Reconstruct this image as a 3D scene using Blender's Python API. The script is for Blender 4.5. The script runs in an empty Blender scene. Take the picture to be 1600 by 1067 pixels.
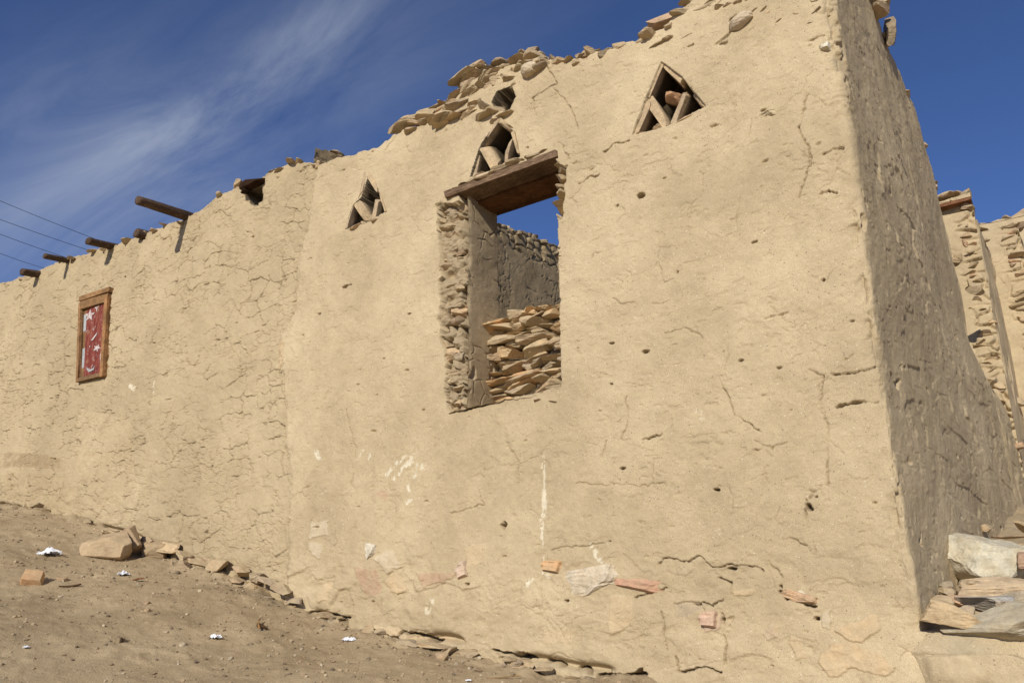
import bpy, math, random
import numpy as np
from mathutils import Vector, Matrix, Euler

# ------------------------------------------------------------------ camera, sky, sun, exposure
S = bpy.context.scene
C = S.collection
CAM = np.array([0.58, -4.0, 0.0]); PITCH = math.radians(18.0); HEAD = math.radians(123.5); FPX = 1291.0
cd = bpy.data.cameras.new('camera'); cam = bpy.data.objects.new('camera', cd); C.objects.link(cam)
cd.sensor_width = 36.0; cd.lens = FPX / 1600 * 36; cd.clip_end = 3000; cd.clip_start = 0.05
cam.location = CAM; cam.rotation_euler = (math.radians(90) + PITCH, 0, HEAD - math.radians(90))
S.camera = cam
SUN_EL = 26.0; SUN_AZ = 11.0          # azimuth: degrees from -Y towards +X
sl = bpy.data.lights.new('sun', 'SUN'); sun = bpy.data.objects.new('sun', sl); C.objects.link(sun)
sl.energy = 4.7; sl.angle = math.radians(0.53); sl.color = (1.0, 0.94, 0.83)
ts = Vector((math.sin(math.radians(SUN_AZ)) * math.cos(math.radians(SUN_EL)), -math.cos(math.radians(SUN_AZ)) * math.cos(math.radians(SUN_EL)), math.sin(math.radians(SUN_EL))))
sun.rotation_euler = ts.to_track_quat('Z', 'Y').to_euler()
sun.location = (2, -8, 8)
W = bpy.data.worlds.new('World'); S.world = W; W.use_nodes = True
nt = W.node_tree; nt.nodes.clear()
def N(t, typ, **kw):
    n = t.nodes.new(typ)
    for k, v in kw.items():
        if k.startswith('i_'): n.inputs[k[2:].replace('_', ' ')].default_value = v
        else: setattr(n, k, v)
    return n
sky = N(nt, 'ShaderNodeTexSky', sky_type='NISHITA', sun_disc=False, sun_elevation=math.radians(SUN_EL),
        sun_rotation=math.radians(180 - SUN_AZ), altitude=900.0, air_density=0.72, dust_density=0.25, ozone_density=5.0)
bg = N(nt, 'ShaderNodeBackground'); bg.inputs['Strength'].default_value = 0.10
wo = N(nt, 'ShaderNodeOutputWorld')
# cirrus: streaks of thin cloud laid along one direction of the sky
tc = N(nt, 'ShaderNodeTexCoord')
mp = N(nt, 'ShaderNodeMapping', vector_type='TEXTURE')
def raydir(px, py):
    r = (px - 800) / FPX; u = (533.5 - py) / FPX
    f = math.cos(PITCH) - math.sin(PITCH) * u; z = math.sin(PITCH) + math.cos(PITCH) * u
    return np.array([math.cos(HEAD) * f + math.sin(HEAD) * r, math.sin(HEAD) * f - math.cos(HEAD) * r, z])
def unit(v): return v / np.linalg.norm(v)
ca = unit(raydir(560, 10)); cb = unit(raydir(215, 235))      # ends of the main streak
ax = unit(ca - cb); up = unit(ca + cb); sd = unit(np.cross(up, ax))
def dot(vec):
    d = N(nt, 'ShaderNodeVectorMath', operation='DOT_PRODUCT'); nt.links.new(tc.outputs['Generated'], d.inputs[0]); d.inputs[1].default_value = tuple(vec); return d.outputs['Value']
def M(tree, op, a, b=None, c=None, clamp=False):
    m = N(tree, 'ShaderNodeMath', operation=op); m.use_clamp = clamp
    for i, x in enumerate((a, b, c)):
        if x is None: continue
        if hasattr(x, 'is_output') or hasattr(x, 'links'): tree.links.new(x, m.inputs[i])
        else: m.inputs[i].default_value = x
    return m.outputs[0]
du, dv, dw = dot(ax), dot(sd), dot(up)
cmb = N(nt, 'ShaderNodeCombineXYZ')
nt.links.new(M(nt, 'MULTIPLY', du, 2.2), cmb.inputs[0]); nt.links.new(M(nt, 'MULTIPLY', dv, 7.0), cmb.inputs[1]); nt.links.new(dw, cmb.inputs[2])
n1 = N(nt, 'ShaderNodeTexNoise'); n1.inputs['Scale'].default_value = 1.6; n1.inputs['Detail'].default_value = 7; n1.inputs['Roughness'].default_value = 0.62; n1.inputs['Distortion'].default_value = 0.5
nt.links.new(cmb.outputs[0], n1.inputs['Vector'])
n2 = N(nt, 'ShaderNodeTexNoise'); n2.inputs['Scale'].default_value = 3.0; n2.inputs['Detail'].default_value = 5
nt.links.new(tc.outputs['Generated'], n2.inputs['Vector'])
def gauss(x, c0, w):
    q = M(nt, 'DIVIDE', M(nt, 'SUBTRACT', x, c0), w); return M(nt, 'POWER', 2.718, M(nt, 'MULTIPLY', M(nt, 'MULTIPLY', q, q), -1.0))
hemi = M(nt, 'GREATER_THAN', dw, 0.3)
wob = M(nt, 'ADD', dv, M(nt, 'MULTIPLY', M(nt, 'SUBTRACT', n2.outputs['Fac'], 0.5), 0.10))
band = M(nt, 'MULTIPLY', gauss(wob, 0.0, 0.032), gauss(du, 0.03, 0.24))
wide = M(nt, 'MULTIPLY', gauss(wob, 0.03, 0.13), gauss(du, 0.0, 0.33))
low = gauss(dot(unit(raydir(150, 330))), 1.0, 0.012)
mask = M(nt, 'ADD', M(nt, 'ADD', M(nt, 'MULTIPLY', band, 0.75), M(nt, 'MULTIPLY', wide, 0.36)), M(nt, 'MULTIPLY', low, 0.38))
cl = M(nt, 'MULTIPLY', M(nt, 'MULTIPLY', mask, M(nt, 'SUBTRACT', M(nt, 'MULTIPLY', n1.outputs['Fac'], 2.2), 0.55, clamp=True)), hemi)
haze = M(nt, 'MULTIPLY', cl, 0.42, clamp=True)
mx = N(nt, 'ShaderNodeMix', data_type='RGBA')
gr = N(nt, 'ShaderNodeMix', data_type='RGBA', blend_type='MULTIPLY'); gr.inputs['Factor'].default_value = 1.0; gr.inputs['B'].default_value = (0.95, 0.98, 1.17, 1)
nt.links.new(sky.outputs[0], gr.inputs['A']); nt.links.new(haze, mx.inputs['Factor']); nt.links.new(gr.outputs['Result'], mx.inputs['A']); mx.inputs['B'].default_value = (6.6, 7.1, 7.8, 1)
nt.links.new(mx.outputs['Result'], bg.inputs['Color']); nt.links.new(bg.outputs[0], wo.inputs[0])
S.view_settings.view_transform = 'Standard'; S.view_settings.look = 'None'; S.view_settings.exposure = 0.0; S.view_settings.gamma = 1.0
S.view_settings.use_curve_mapping = False

# ------------------------------------------------------------------ geometry helpers
def at(px, py, Y=0.0):
    """point of the vertical plane y = Y seen at a spot of the photograph"""
    d = raydir(px, py); t = (Y - CAM[1]) / d[1]; return CAM + d * t
def xz(px, py, Y=0.0):
    p = at(px, py, Y); return (p[0], p[2])
def hsh(i, j, k=0):
    i = i.astype(np.int64); j = j.astype(np.int64)
    h = (i * 374761393 + j * 668265263 + k * 1442695041) & 0xffffffff
    h = ((h ^ (h >> 13)) * 1274126177) & 0xffffffff
    h = ((h ^ (h >> 16)) * 2246822519) & 0xffffffff
    return ((h ^ (h >> 15)) & 0xffffff) / float(0xffffff)
def vnoise(x, y, k=0):
    x = np.asarray(x, np.float64)
    xi = np.floor(x); yi = np.floor(y); fx = x - xi; fy = y - yi
    fx = fx * fx * fx * (fx * (fx * 6 - 15) + 10); fy = fy * fy * fy * (fy * (fy * 6 - 15) + 10)
    a = hsh(xi, yi, k); b = hsh(xi + 1, yi, k); c = hsh(xi, yi + 1, k); d = hsh(xi + 1, yi + 1, k)
    return (a + (b - a) * fx) * (1 - fy) + (c + (d - c) * fx) * fy
def fbm(x, y, o=4, k=0, g=0.5):
    t = 0; a = 1.0; s = 0
    for i in range(o):
        t = t + a * (vnoise(x, y, k + i * 17) - 0.5); s += a; x = x * 2.03 + 11.3; y = y * 2.03 + 5.7; a *= g
    return t / s * 2
def voro(x, y, k=0):
    xi = np.floor(x); yi = np.floor(y)
    f1 = np.full(x.shape, 9.0); f2 = np.full(x.shape, 9.0); idc = np.zeros(x.shape)
    for i in (-1, 0, 1):
        for j in (-1, 0, 1):
            cx = xi + i; cy = yi + j
            px = cx + 0.15 + 0.7 * hsh(cx, cy, k); py = cy + 0.15 + 0.7 * hsh(cx, cy, k + 5)
            d = np.hypot(px - x, py - y)
            nf = d < f1
            f2 = np.where(nf, f1, np.minimum(f2, d)); idc = np.where(nf, hsh(cx, cy, k + 9), idc); f1 = np.where(nf, d, f1)
    return f1, f2, idc
def sst(x, a, b):
    t = np.clip((x - a) / (b - a), 0, 1); return t * t * (3 - 2 * t)
def inpoly(x, y, poly):
    r = np.zeros(x.shape, bool); n = len(poly)
    for i in range(n):
        x1, y1 = poly[i]; x2, y2 = poly[(i + 1) % n]
        if y1 == y2: continue
        c = ((y1 > y) != (y2 > y)) & (x < (x2 - x1) * (y - y1) / (y2 - y1) + x1)
        r ^= c
    return r
def dseg(x, y, a, b):
    ax, ay = a; bx, by = b; dx = bx - ax; dy = by - ay; L = dx * dx + dy * dy + 1e-12
    t = np.clip(((x - ax) * dx + (y - ay) * dy) / L, 0, 1)
    return np.hypot(x - ax - t * dx, y - ay - t * dy)

MATS = {}
def link_obj(name, me, parent=None):
    o = bpy.data.objects.new(name, me); C.objects.link(o)
    if parent is not None: o.parent = parent
    return o
def mesh_np(name, V, F, mat, parent=None, col=None, smooth=True, mats=None, fm=None):
    """V (n,3), F (m,4) quads or (m,3) tris or list"""
    me = bpy.data.meshes.new(name)
    V = np.asarray(V, np.float32)
    if isinstance(F, np.ndarray):
        k = F.shape[1]; m = len(F)
        me.vertices.add(len(V)); me.vertices.foreach_set('co', V.ravel())
        me.loops.add(m * k); me.loops.foreach_set('vertex_index', F.astype(np.int32).ravel())
        me.polygons.add(m); me.polygons.foreach_set('loop_start', np.arange(m, dtype=np.int32) * k)
        me.polygons.foreach_set('loop_total', np.full(m, k, np.int32))
        me.update(calc_edges=True)
    else:
        me.from_pydata([tuple(v) for v in V], [], F); me.update()
    for q in (mats or [mat]): me.materials.append(q)
    if fm is not None: me.polygons.foreach_set('material_index', np.asarray(fm, np.int32))
    me.polygons.foreach_set('use_smooth', np.full(len(me.polygons), smooth))
    if col is not None:
        a = me.attributes.new('tint', 'FLOAT_COLOR', 'POINT'); a.data.foreach_set('color', np.asarray(col, np.float32).ravel())
    o = link_obj(name, me, parent); return o
def tag(o, label=None, cat=None, group=None, kind=None):
    if label: o['label'] = label
    if cat: o['category'] = cat
    if group: o['group'] = group
    if kind: o['kind'] = kind
    return o
def gridF(nr, nc, keep=None, flip=False):
    i = np.arange(nr - 1)[:, None] * nc + np.arange(nc - 1)[None, :]
    F = np.stack([i, i + 1, i + nc + 1, i + nc], -1)
    if flip: F = F[..., ::-1]
    F = F.reshape(-1, 4)
    if keep is not None: F = F[keep.reshape(-1)]
    return F
def compact(V, F, col=None):
    u, inv = np.unique(F, return_inverse=True)
    return V[u], inv.reshape(F.shape), (None if col is None else col[u])

# icosphere templates
_ico = {}
def ico(n):
    if n in _ico: return _ico[n]
    import bmesh
    bm = bmesh.new(); bmesh.ops.create_icosphere(bm, subdivisions=n, radius=1.0)
    V = np.array([v.co[:] for v in bm.verts]); F = np.array([[v.index for v in f.verts] for f in bm.faces]); bm.free()
    _ico[n] = (V, F); return _ico[n]
def noise3(P, s, k=0):
    return (fbm(P[:, 0] * s + P[:, 2] * s * 0.7 + 3.1, P[:, 1] * s - P[:, 2] * s * 0.6, 3, k) + fbm(P[:, 1] * s + 7.7, P[:, 2] * s - P[:, 0] * s * 0.5, 3, k + 3)) * 0.5
def rockV(size, seed, n=3, cuts=11, rough=0.05, flat=0.0, box=0.0):
    V, F = ico(n); V = V.copy(); r = np.random.RandomState(seed)
    if box: V = V * (1 - box) + box * 0.85 * V / np.abs(V).max(1)[:, None]
    V = np.sign(V) * np.abs(V) ** 0.85
    V *= 1.2
    for i in range(cuts):
        d = r.normal(size=3); d /= np.linalg.norm(d)
        if flat and i < 4: d[2] *= 3.0; d /= np.linalg.norm(d)
        h = r.uniform(0.45, 0.88); e = V @ d - h
        V -= np.maximum(e, 0)[:, None] * d[None, :]
    V *= (1 + rough * noise3(V, 2.2, seed % 97) + rough * 0.5 * noise3(V, 7.0, seed % 89))[:, None]
    if n > 2: V[:, :2] *= (1 + 0.9 * rough * fbm(V[:, 2] * 7 + seed, V[:, 0] * 0.9 + V[:, 1] * 0.7, 3, seed % 71))[:, None]
    V /= np.abs(V).max(0)
    return V * (np.array(size) * 0.5), F
def rot(rx, ry, rz): return np.array(Euler((rx, ry, rz), 'XYZ').to_matrix())
class MB:
    def __init__(s): s.V = []; s.F = []; s.K = []; s.n = 0; s.m = []
    def add(s, V, F, c=(1, 1, 1), m=0):
        V = np.asarray(V, float); s.V.append(V); s.F += [tuple(int(q) + s.n for q in f) for f in F]; s.K.append(np.tile(np.array([*c[:3], 1.0]), (len(V), 1))); s.m += [m] * len(F); s.n += len(V)
    def rock(s, c, size, r=(0, 0, 0), seed=0, tint=(1, 1, 1), n=3, cuts=11, rough=0.05, flat=0.0, box=0.4):
        V, F = rockV(size, seed, n, cuts, rough, flat, box); s.add(V @ rot(*r).T + np.array(c), F, tint)
    def each(s, name, mat, parent, limit=100):
        sizes = []; k = 0
        for V in s.V:
            c = V.mean(0); sizes.append(np.ptp(V, axis=0).max() / np.linalg.norm(c - CAM))
        fo = 0; off = 0; order = np.argsort(sizes)[::-1]; big = set(order[:limit].tolist()); rest = MB()
        for i, V in enumerate(s.V):
            nf = 0; F = []
            while fo < len(s.F) and s.F[fo][0] < off + len(V): F.append(tuple(q - off for q in s.F[fo])); fo += 1
            off += len(V)
            if i in big: mesh_np(name, V, F, mat, parent, s.K[i], False)
            else: rest.add(V, F, tuple(s.K[i][0][:3]))
        if rest.V: o = rest.build(name + '_remainder', mat, parent); o['kind'] = 'stuff'
    def build(s, name, mat, parent=None, smooth=False, mats=None):
        return mesh_np(name, np.concatenate(s.V), s.F, mat, parent, np.concatenate(s.K), smooth, mats, s.m if mats else None)
def board(mb, a, b, up, w, t, seed=0, tint=(1, 1, 1), m=0, nl=24, nw=6, warp=0.004):
    """a rough timber of width w (along up) and thickness t between a and b"""
    a = np.array(a, float); b = np.array(b, float); ax = b - a; L = np.linalg.norm(ax); ax /= L
    up = np.array(up, float); up -= ax * (up @ ax); up /= np.linalg.norm(up); si = np.cross(ax, up)
    ring = []
    for i in range(nw): ring.append((-.5 + i / nw, -.5))
    for i in range(3): ring.append((.5, -.5 + i / 3))
    for i in range(nw): ring.append((.5 - i / nw, .5))
    for i in range(3): ring.append((-.5, .5 - i / 3))
    ring = np.array(ring); m_ = len(ring); P = []
    for i in range(nl + 1):
        u = i / nl
        x = np.full(m_, u * L * 2.0 + seed * 3.3)
        d = warp * fbm(x, ring[:, 0] * 5 + ring[:, 1] * 3 + seed, 3, seed)
        e = 0.004 * fbm(x * 0.6, ring[:, 1] * 2 + seed + 9, 3, seed + 3)
        sc = 1.0
        P.append(a + ax * (u * L) + np.outer(ring[:, 0] * w * sc + d, up) + np.outer(ring[:, 1] * t * sc + e, si) + (np.outer(warp * 2 * fbm(ring[:, 0] * 7 + seed, ring[:, 1] * 7, 2, 5), ax) if i in (0, nl) else 0))
    F = [(i * m_ + j, i * m_ + (j + 1) % m_, (i + 1) * m_ + (j + 1) % m_, (i + 1) * m_ + j) for i in range(nl) for j in range(m_)]
    F += [tuple(range(m_))[::-1], tuple(range(nl * m_, nl * m_ + m_))]
    mb.add(np.concatenate(P), F, tint, m)
def log(mb, a, b, r0, r1, seed=0, tint=(1, 1, 1), n=28, nl=30, squash=1.0):
    a = np.array(a, float); b = np.array(b, float); ax = b - a; L = np.linalg.norm(ax); ax /= L
    u1 = np.cross(ax, (0, 0, 1)); u1 /= np.linalg.norm(u1); u2 = np.cross(u1, ax); P = []
    th = np.arange(n) / n * 2 * math.pi
    rr = list(np.linspace(0, 1, nl + 1))
    for u in rr:
        rad = (r0 + (r1 - r0) * u) * (1 + 0.22 * fbm(np.cos(th) * 1.4 + seed, np.sin(th) * 1.4 + u * L * 2.2, 3, seed) + 0.06 * fbm(th * 3.0, np.full(n, u * L * 1.1), 2, seed + 4) * 1)
        off = u1 * 0.012 * math.sin(u * 3 + seed) + u2 * 0.010 * math.sin(u * 2.3 + seed * 2)
        P.append(a + ax * (u * L) + off + np.outer(np.cos(th) * rad, u1) + np.outer(np.sin(th) * rad * squash, u2))
    for e, sgn in ((0, -1), (nl, 1)):
        q = P[e]; c = q.mean(0)
        P.append(c + (q - c) * 0.5 + ax * sgn * 0.004 * (1 + np.outer(fbm(th * 2, th * 0 + seed, 2, 8), 1)[:, :1]))
    F = [(i * n + j, i * n + (j + 1) % n, (i + 1) * n + (j + 1) % n, (i + 1) * n + j) for i in range(nl) for j in range(n)]
    k0 = (nl + 1) * n; k1 = k0 + n
    F += [(j, k0 + j, k0 + (j + 1) % n, (j + 1) % n) for j in range(n)] + [(nl * n + j, nl * n + (j + 1) % n, k1 + (j + 1) % n, k1 + j) for j in range(n)]
    F += [tuple(range(k0, k0 + n))[::-1], tuple(range(k1, k1 + n))]
    mb.add(np.concatenate(P), F, tint)

# ------------------------------------------------------------------ materials
def newmat(name):
    m = bpy.data.materials.new(name); m.use_nodes = True; t = m.node_tree; t.nodes.clear()
    b = N(t, 'ShaderNodeBsdfPrincipled'); o = N(t, 'ShaderNodeOutputMaterial'); t.links.new(b.outputs[0], o.inputs[0])
    b.inputs['Roughness'].default_value = 0.95; b.inputs['Specular IOR Level'].default_value = 0.12
    return m, t, b
def ramp(t, fac, stops):
    r = N(t, 'ShaderNodeValToRGB'); el = r.color_ramp.elements
    while len(el) > 1: el.remove(el[-1])
    el[0].position = stops[0][0]; el[0].color = (*stops[0][1], 1)
    for p, c in stops[1:]: e = el.new(p); e.color = (*c, 1)
    t.links.new(fac, r.inputs[0]); return r.outputs[0]
def noise(t, vec, sc, det=4, ro=0.55, dist=0):
    n = N(t, 'ShaderNodeTexNoise'); n.inputs['Scale'].default_value = sc; n.inputs['Detail'].default_value = det; n.inputs['Roughness'].default_value = ro; n.inputs['Distortion'].default_value = dist
    t.links.new(vec, n.inputs['Vector']); return n.outputs['Fac']
def mixc(t, a, b, f, mode='MIX'):
    m = N(t, 'ShaderNodeMix', data_type='RGBA', blend_type=mode)
    for x, k in ((a, 'A'), (b, 'B'), (f, 'Factor')):
        if hasattr(x, 'links'): t.links.new(x, m.inputs[k])
        elif isinstance(x, tuple): m.inputs[k].default_value = (*x[:3], 1)
        else: m.inputs[k].default_value = x
    return m.outputs['Result']
def bump(t, b, layers):
    prev = None
    for h, st, di in layers:
        n = N(t, 'ShaderNodeBump'); n.inputs['Strength'].default_value = st; n.inputs['Distance'].default_value = di
        t.links.new(h, n.inputs['Height'])
        if prev is not None: t.links.new(prev, n.inputs['Normal'])
        prev = n.outputs[0]
    t.links.new(prev, b.inputs['Normal'])
def earth(name, c0, c1, c2, specks=0.5, attr='patch', grit=1.0, speckc=(0.62, 0.55, 0.40)):
    """mud plaster / soil; 'tint' attribute: rgb colour of a patch, alpha how much of it"""
    m, t, b = newmat(name); g = N(t, 'ShaderNodeNewGeometry').outputs['Position']
    base = ramp(t, noise(t, g, 1.3, 6, 0.6), [(0.34, c0), (0.5, c1), (0.66, c2)])
    mid = noise(t, g, 9.0, 5, 0.65)
    base = mixc(t, base, ramp(t, mid, [(0.3, (0.90, 0.895, 0.885)), (0.5, (1, 1, 1)), (0.7, (1.05, 1.05, 1.05))]), 1.0, 'MULTIPLY')
    base = mixc(t, base, ramp(t, noise(t, g, 230.0, 3, 0.7), [(0.33, (0.74, 0.72, 0.69)), (0.5, (1, 1, 1)), (0.68, (1.16, 1.16, 1.16))]), 1.0, 'MULTIPLY')
    # chopped straw and grit in the clay
    v = N(t, 'ShaderNodeTexVoronoi'); v.inputs['Scale'].default_value = 62.0; t.links.new(g, v.inputs['Vector'])
    sp = N(t, 'ShaderNodeTexVoronoi'); sp.inputs['Scale'].default_value = 150.0; t.links.new(g, sp.inputs['Vector'])
    sep = N(t, 'ShaderNodeSeparateColor'); t.links.new(v.outputs['Color'], sep.inputs[0])
    s1 = M(t, 'MULTIPLY', M(t, 'LESS_THAN', v.outputs['Distance'], 0.20), M(t, 'GREATER_THAN', sep.outputs[0], 0.90))
    base = mixc(t, base, speckc, M(t, 'MULTIPLY', s1, specks))
    s2 = M(t, 'MULTIPLY', M(t, 'LESS_THAN', v.outputs['Distance'], 0.22), M(t, 'LESS_THAN', sep.outputs[0], 0.07))
    base = mixc(t, base, (0.14, 0.10, 0.065), M(t, 'MULTIPLY', s2, specks * 0.8))
    a = N(t, 'ShaderNodeAttribute', attribute_name='tint')
    pc = mixc(t, a.outputs['Color'], ramp(t, noise(t, g, 30, 4, 0.6), [(0.3, (0.84, 0.82, 0.80)), (0.7, (1.12, 1.12, 1.12))]), 1.0, 'MULTIPLY')
    base = mixc(t, base, pc, a.outputs['Alpha'])
    t.links.new(base, b.inputs['Base Color'])
    bump(t, b, [(noise(t, g, 28, 4, 0.6), 0.35 * grit, 0.010), (noise(t, g, 120, 4, 0.7), 0.75 * grit, 0.006), (noise(t, g, 380, 2, 0.6), 0.7 * grit, 0.002)])
    return m
def rockmat(name, grit=1.0, dust=0.45):
    m, t, b = newmat(name); g = N(t, 'ShaderNodeNewGeometry').outputs['Position']
    a = N(t, 'ShaderNodeAttribute', attribute_name='tint')
    c = mixc(t, a.outputs['Color'], ramp(t, noise(t, g, 14, 5, 0.62), [(0.3, (0.72, 0.70, 0.68)), (0.5, (1, 1, 1)), (0.7, (1.22, 1.18, 1.12))]), 1.0, 'MULTIPLY')
    c = mixc(t, c, ramp(t, noise(t, g, 90, 3, 0.7), [(0.3, (0.82, 0.81, 0.80)), (0.7, (1.15, 1.15, 1.15))]), 1.0, 'MULTIPLY')
    # wind blown clay dust lying on the stone
    c = mixc(t, c, (0.42, 0.33, 0.20), M(t, 'MULTIPLY', ramp(t, noise(t, g, 9, 5, 0.65), [(0.40, (0, 0, 0)), (0.58, (1, 1, 1))]), dust))
    t.links.new(c, b.inputs['Base Color'])
    st = N(t, 'ShaderNodeMapping'); st.inputs['Scale'].default_value = (1, 1, 4); t.links.new(g, st.inputs['Vector'])
    bump(t, b, [(noise(t, st.outputs[0], 16, 5, 0.6), 0.55 * grit, 0.014), (noise(t, g, 110, 4, 0.7), 0.6 * grit, 0.004)])
    return m
def woodmat(name, c0, c1, c2, sc=(1, 1, 1), rough=0.85):
    m, t, b = newmat(name); g = N(t, 'ShaderNodeNewGeometry').outputs['Position']
    st = N(t, 'ShaderNodeMapping'); st.inputs['Scale'].default_value = sc; t.links.new(g, st.inputs['Vector'])
    a = N(t, 'ShaderNodeAttribute', attribute_name='tint')
    c = ramp(t, noise(t, st.outputs[0], 22, 6, 0.65, 0.4), [(0.3, c0), (0.5, c1), (0.68, c2)])
    c = mixc(t, c, a.outputs['Color'], 1.0, 'MULTIPLY')
    c = mixc(t, c, ramp(t, noise(t, g, 7, 4, 0.6), [(0.35, (0.65, 0.65, 0.65)), (0.65, (1.15, 1.12, 1.1))]), 1.0, 'MULTIPLY')
    t.links.new(c, b.inputs['Base Color']); b.inputs['Roughness'].default_value = rough
    bump(t, b, [(noise(t, st.outputs[0], 40, 5, 0.7), 0.8, 0.006), (noise(t, g, 60, 3, 0.6), 0.3, 0.003)])
    return m
MUD = earth('mud_plaster', (0.408, 0.320, 0.196), (0.480, 0.380, 0.236), (0.534, 0.428, 0.270), 0.85)
SOIL = earth('dry_soil', (0.325, 0.242, 0.142), (0.405, 0.310, 0.186), (0.475, 0.370, 0.226), 0.5, grit=1.5)
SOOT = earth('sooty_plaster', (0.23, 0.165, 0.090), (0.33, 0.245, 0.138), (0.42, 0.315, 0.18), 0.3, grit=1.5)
ROCK = rockmat('field_stone'); WROCK = rockmat('clay_dusted_stone', 1.2, 0.85); SROCK = rockmat('vent_slab_stone', 1.0, 0.0)
DWOOD = woodmat('weathered_dark_timber', (0.035, 0.024, 0.017), (0.085, 0.055, 0.036), (0.17, 0.115, 0.075), (6, 1.2, 6))
LWOOD = woodmat('lintel_timber', (0.05, 0.034, 0.022), (0.12, 0.08, 0.05), (0.21, 0.15, 0.10), (1.0, 7, 7))
TWOOD = woodmat('tan_window_timber', (0.16, 0.085, 0.035), (0.30, 0.17, 0.075), (0.42, 0.26, 0.13), (2, 4, 8))
VWOOD = woodmat('tan_upright_timber', (0.15, 0.08, 0.035), (0.28, 0.155, 0.07), (0.40, 0.24, 0.12), (8, 4, 1.2))
def paintmat():
    m, t, b = newmat('worn_red_paint'); g = N(t, 'ShaderNodeNewGeometry').outputs['Position']
    st = N(t, 'ShaderNodeMapping'); st.inputs['Scale'].default_value = (3, 1, 0.6); t.links.new(g, st.inputs['Vector'])
    c = ramp(t, noise(t, st.outputs[0], 16, 6, 0.7), [(0.3, (0.085, 0.020, 0.015)), (0.48, (0.175, 0.038, 0.027)), (0.66, (0.25, 0.09, 0.06))])
    c = mixc(t, c, (0.36, 0.30, 0.26), ramp(t, noise(t, g, 26, 5, 0.7), [(0.58, (0, 0, 0)), (0.66, (0.7, 0.7, 0.7))]))
    c = mixc(t, c, (0.30, 0.20, 0.09), ramp(t, noise(t, g, 11, 3, 0.6), [(0.60, (0, 0, 0)), (0.70, (0.6, 0.6, 0.6))]))
    t.links.new(c, b.inputs['Base Color']); b.inputs['Roughness'].default_value = 0.7
    bump(t, b, [(noise(t, st.outputs[0], 60, 4, 0.7), 0.5, 0.003)]); return m
RED = paintmat()
def plain(name, c, rough=0.8, var=0.12, sc=40):
    m, t, b = newmat(name); g = N(t, 'ShaderNodeNewGeometry').outputs['Position']
    q = ramp(t, noise(t, g, sc, 4, 0.6), [(0.3, tuple(x * (1 - var) for x in c)), (0.7, tuple(min(1, x * (1 + var)) for x in c))])
    t.links.new(q, b.inputs['Base Color']); b.inputs['Roughness'].default_value = rough
    bump(t, b, [(noise(t, g, sc * 2, 3, 0.6), 0.4, 0.003)]); return m
def flaky():
    m, t, b = newmat('flaking_white_paint'); g = N(t, 'ShaderNodeNewGeometry').outputs['Position']
    c = mixc(t, (0.52, 0.48, 0.45), (0.24, 0.07, 0.055), ramp(t, noise(t, g, 75, 5, 0.7), [(0.50, (0, 0, 0)), (0.58, (1, 1, 1))])); t.links.new(c, b.inputs['Base Color']); return m
WHITEP = flaky()
GREYP = plain('pale_grey_paint', (0.34, 0.35, 0.35), 0.7, 0.2, 30)
PAPER = plain('crumpled_paper', (0.76, 0.78, 0.82), 0.6, 0.06, 50)
CABLE = plain('black_cable', (0.02, 0.02, 0.022), 0.6, 0.05)

# ------------------------------------------------------------------ ground
BL = [xz(*p) for p in [(0, 797), (90, 811), (200, 843), (300, 890), (400, 922), (480, 957), (560, 988), (640, 1004), (700, 1009), (800, 1034), (900, 1054), (1010, 1066)]]
BX = np.array([p[0] for p in BL]); BZ = np.array([p[1] for p in BL])
BX = np.concatenate([[-300, -60, -14], BX, [0.0, 0.6, 6, 60, 300]]); BZ = np.concatenate([[9, 6.0, BZ[0] + 0.75], BZ, [-0.60, -0.68, -1.0, -3, -6]])
def gbase(x): return np.interp(x, BX, BZ)
def ground_h(x, y):
    f = np.where(y < 0, 12 * np.tanh(0.18 * y / 12), 10 * np.tanh(0.175 * y / 10))
    h = gbase(x) + f
    hr = -0.05 + np.where(y > 0, 10 * np.tanh(0.20 * y / 10), 0.2 * y)      # the bank beside the house corner
    k = sst(x, -0.12, 0.02) * sst(y, 0.02, 0.25)
    return h * (1 - k) + hr * k
def ground_full(x, y):
    h = ground_h(x, y); near = np.exp(-((x + 3) / 14) ** 2 - (y / 12) ** 2)
    h = h + near * (0.045 * fbm(x * 0.9, y * 0.9, 3, 31) + 0.014 * fbm(x * 4, y * 4, 3, 33)) + (1 - near) * 0.8 * fbm(x * 0.03, y * 0.03, 4, 37)
    h = h + near * (0.008 * fbm(x * 12, y * 12, 4, 39, .6) + 0.008 * np.abs(fbm(x * 26, y * 26, 3, 41)) + 0.010 * sst(fbm(x * 5, y * 5, 5, 42, .6), .28, .5))
    # soil banked and broken against the foot of the wall
    foot = np.exp(-((y + 0.03) / 0.10) ** 2) * (x < 0.02)
    return h + foot * (0.012 + 0.045 * fbm(x * 3.0, y * 3, 3, 43) + 0.03 * fbm(x * 12, y * 12, 3, 45))
def axis(segs, far, g=1.25):
    a = []
    for lo, hi, st in segs: a.append(np.arange(lo, hi, st))
    a = np.concatenate(a + [[segs[-1][1]]])
    l = [a[0]]; st = segs[0][2]
    while l[-1] > -far: st *= g; l.append(l[-1] - st)
    r = [a[-1]]; st = segs[-1][2]
    while r[-1] < far: st *= g; r.append(r[-1] + st)
    return np.concatenate([np.array(l[1:])[::-1], a, np.array(r[1:])])
gx = axis([(-9.5, -6, 0.022), (-6, -0.2, 0.014), (-0.2, 1.2, 0.014)], 600); gy = axis([(-3.2, 0.1, 0.014), (0.1, 4.0, 0.03)], 600)
GX, GY = np.meshgrid(gx, gy); GZ = ground_full(GX, GY)
gv = np.stack([GX, GY, GZ], -1).reshape(-1, 3)
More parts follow.
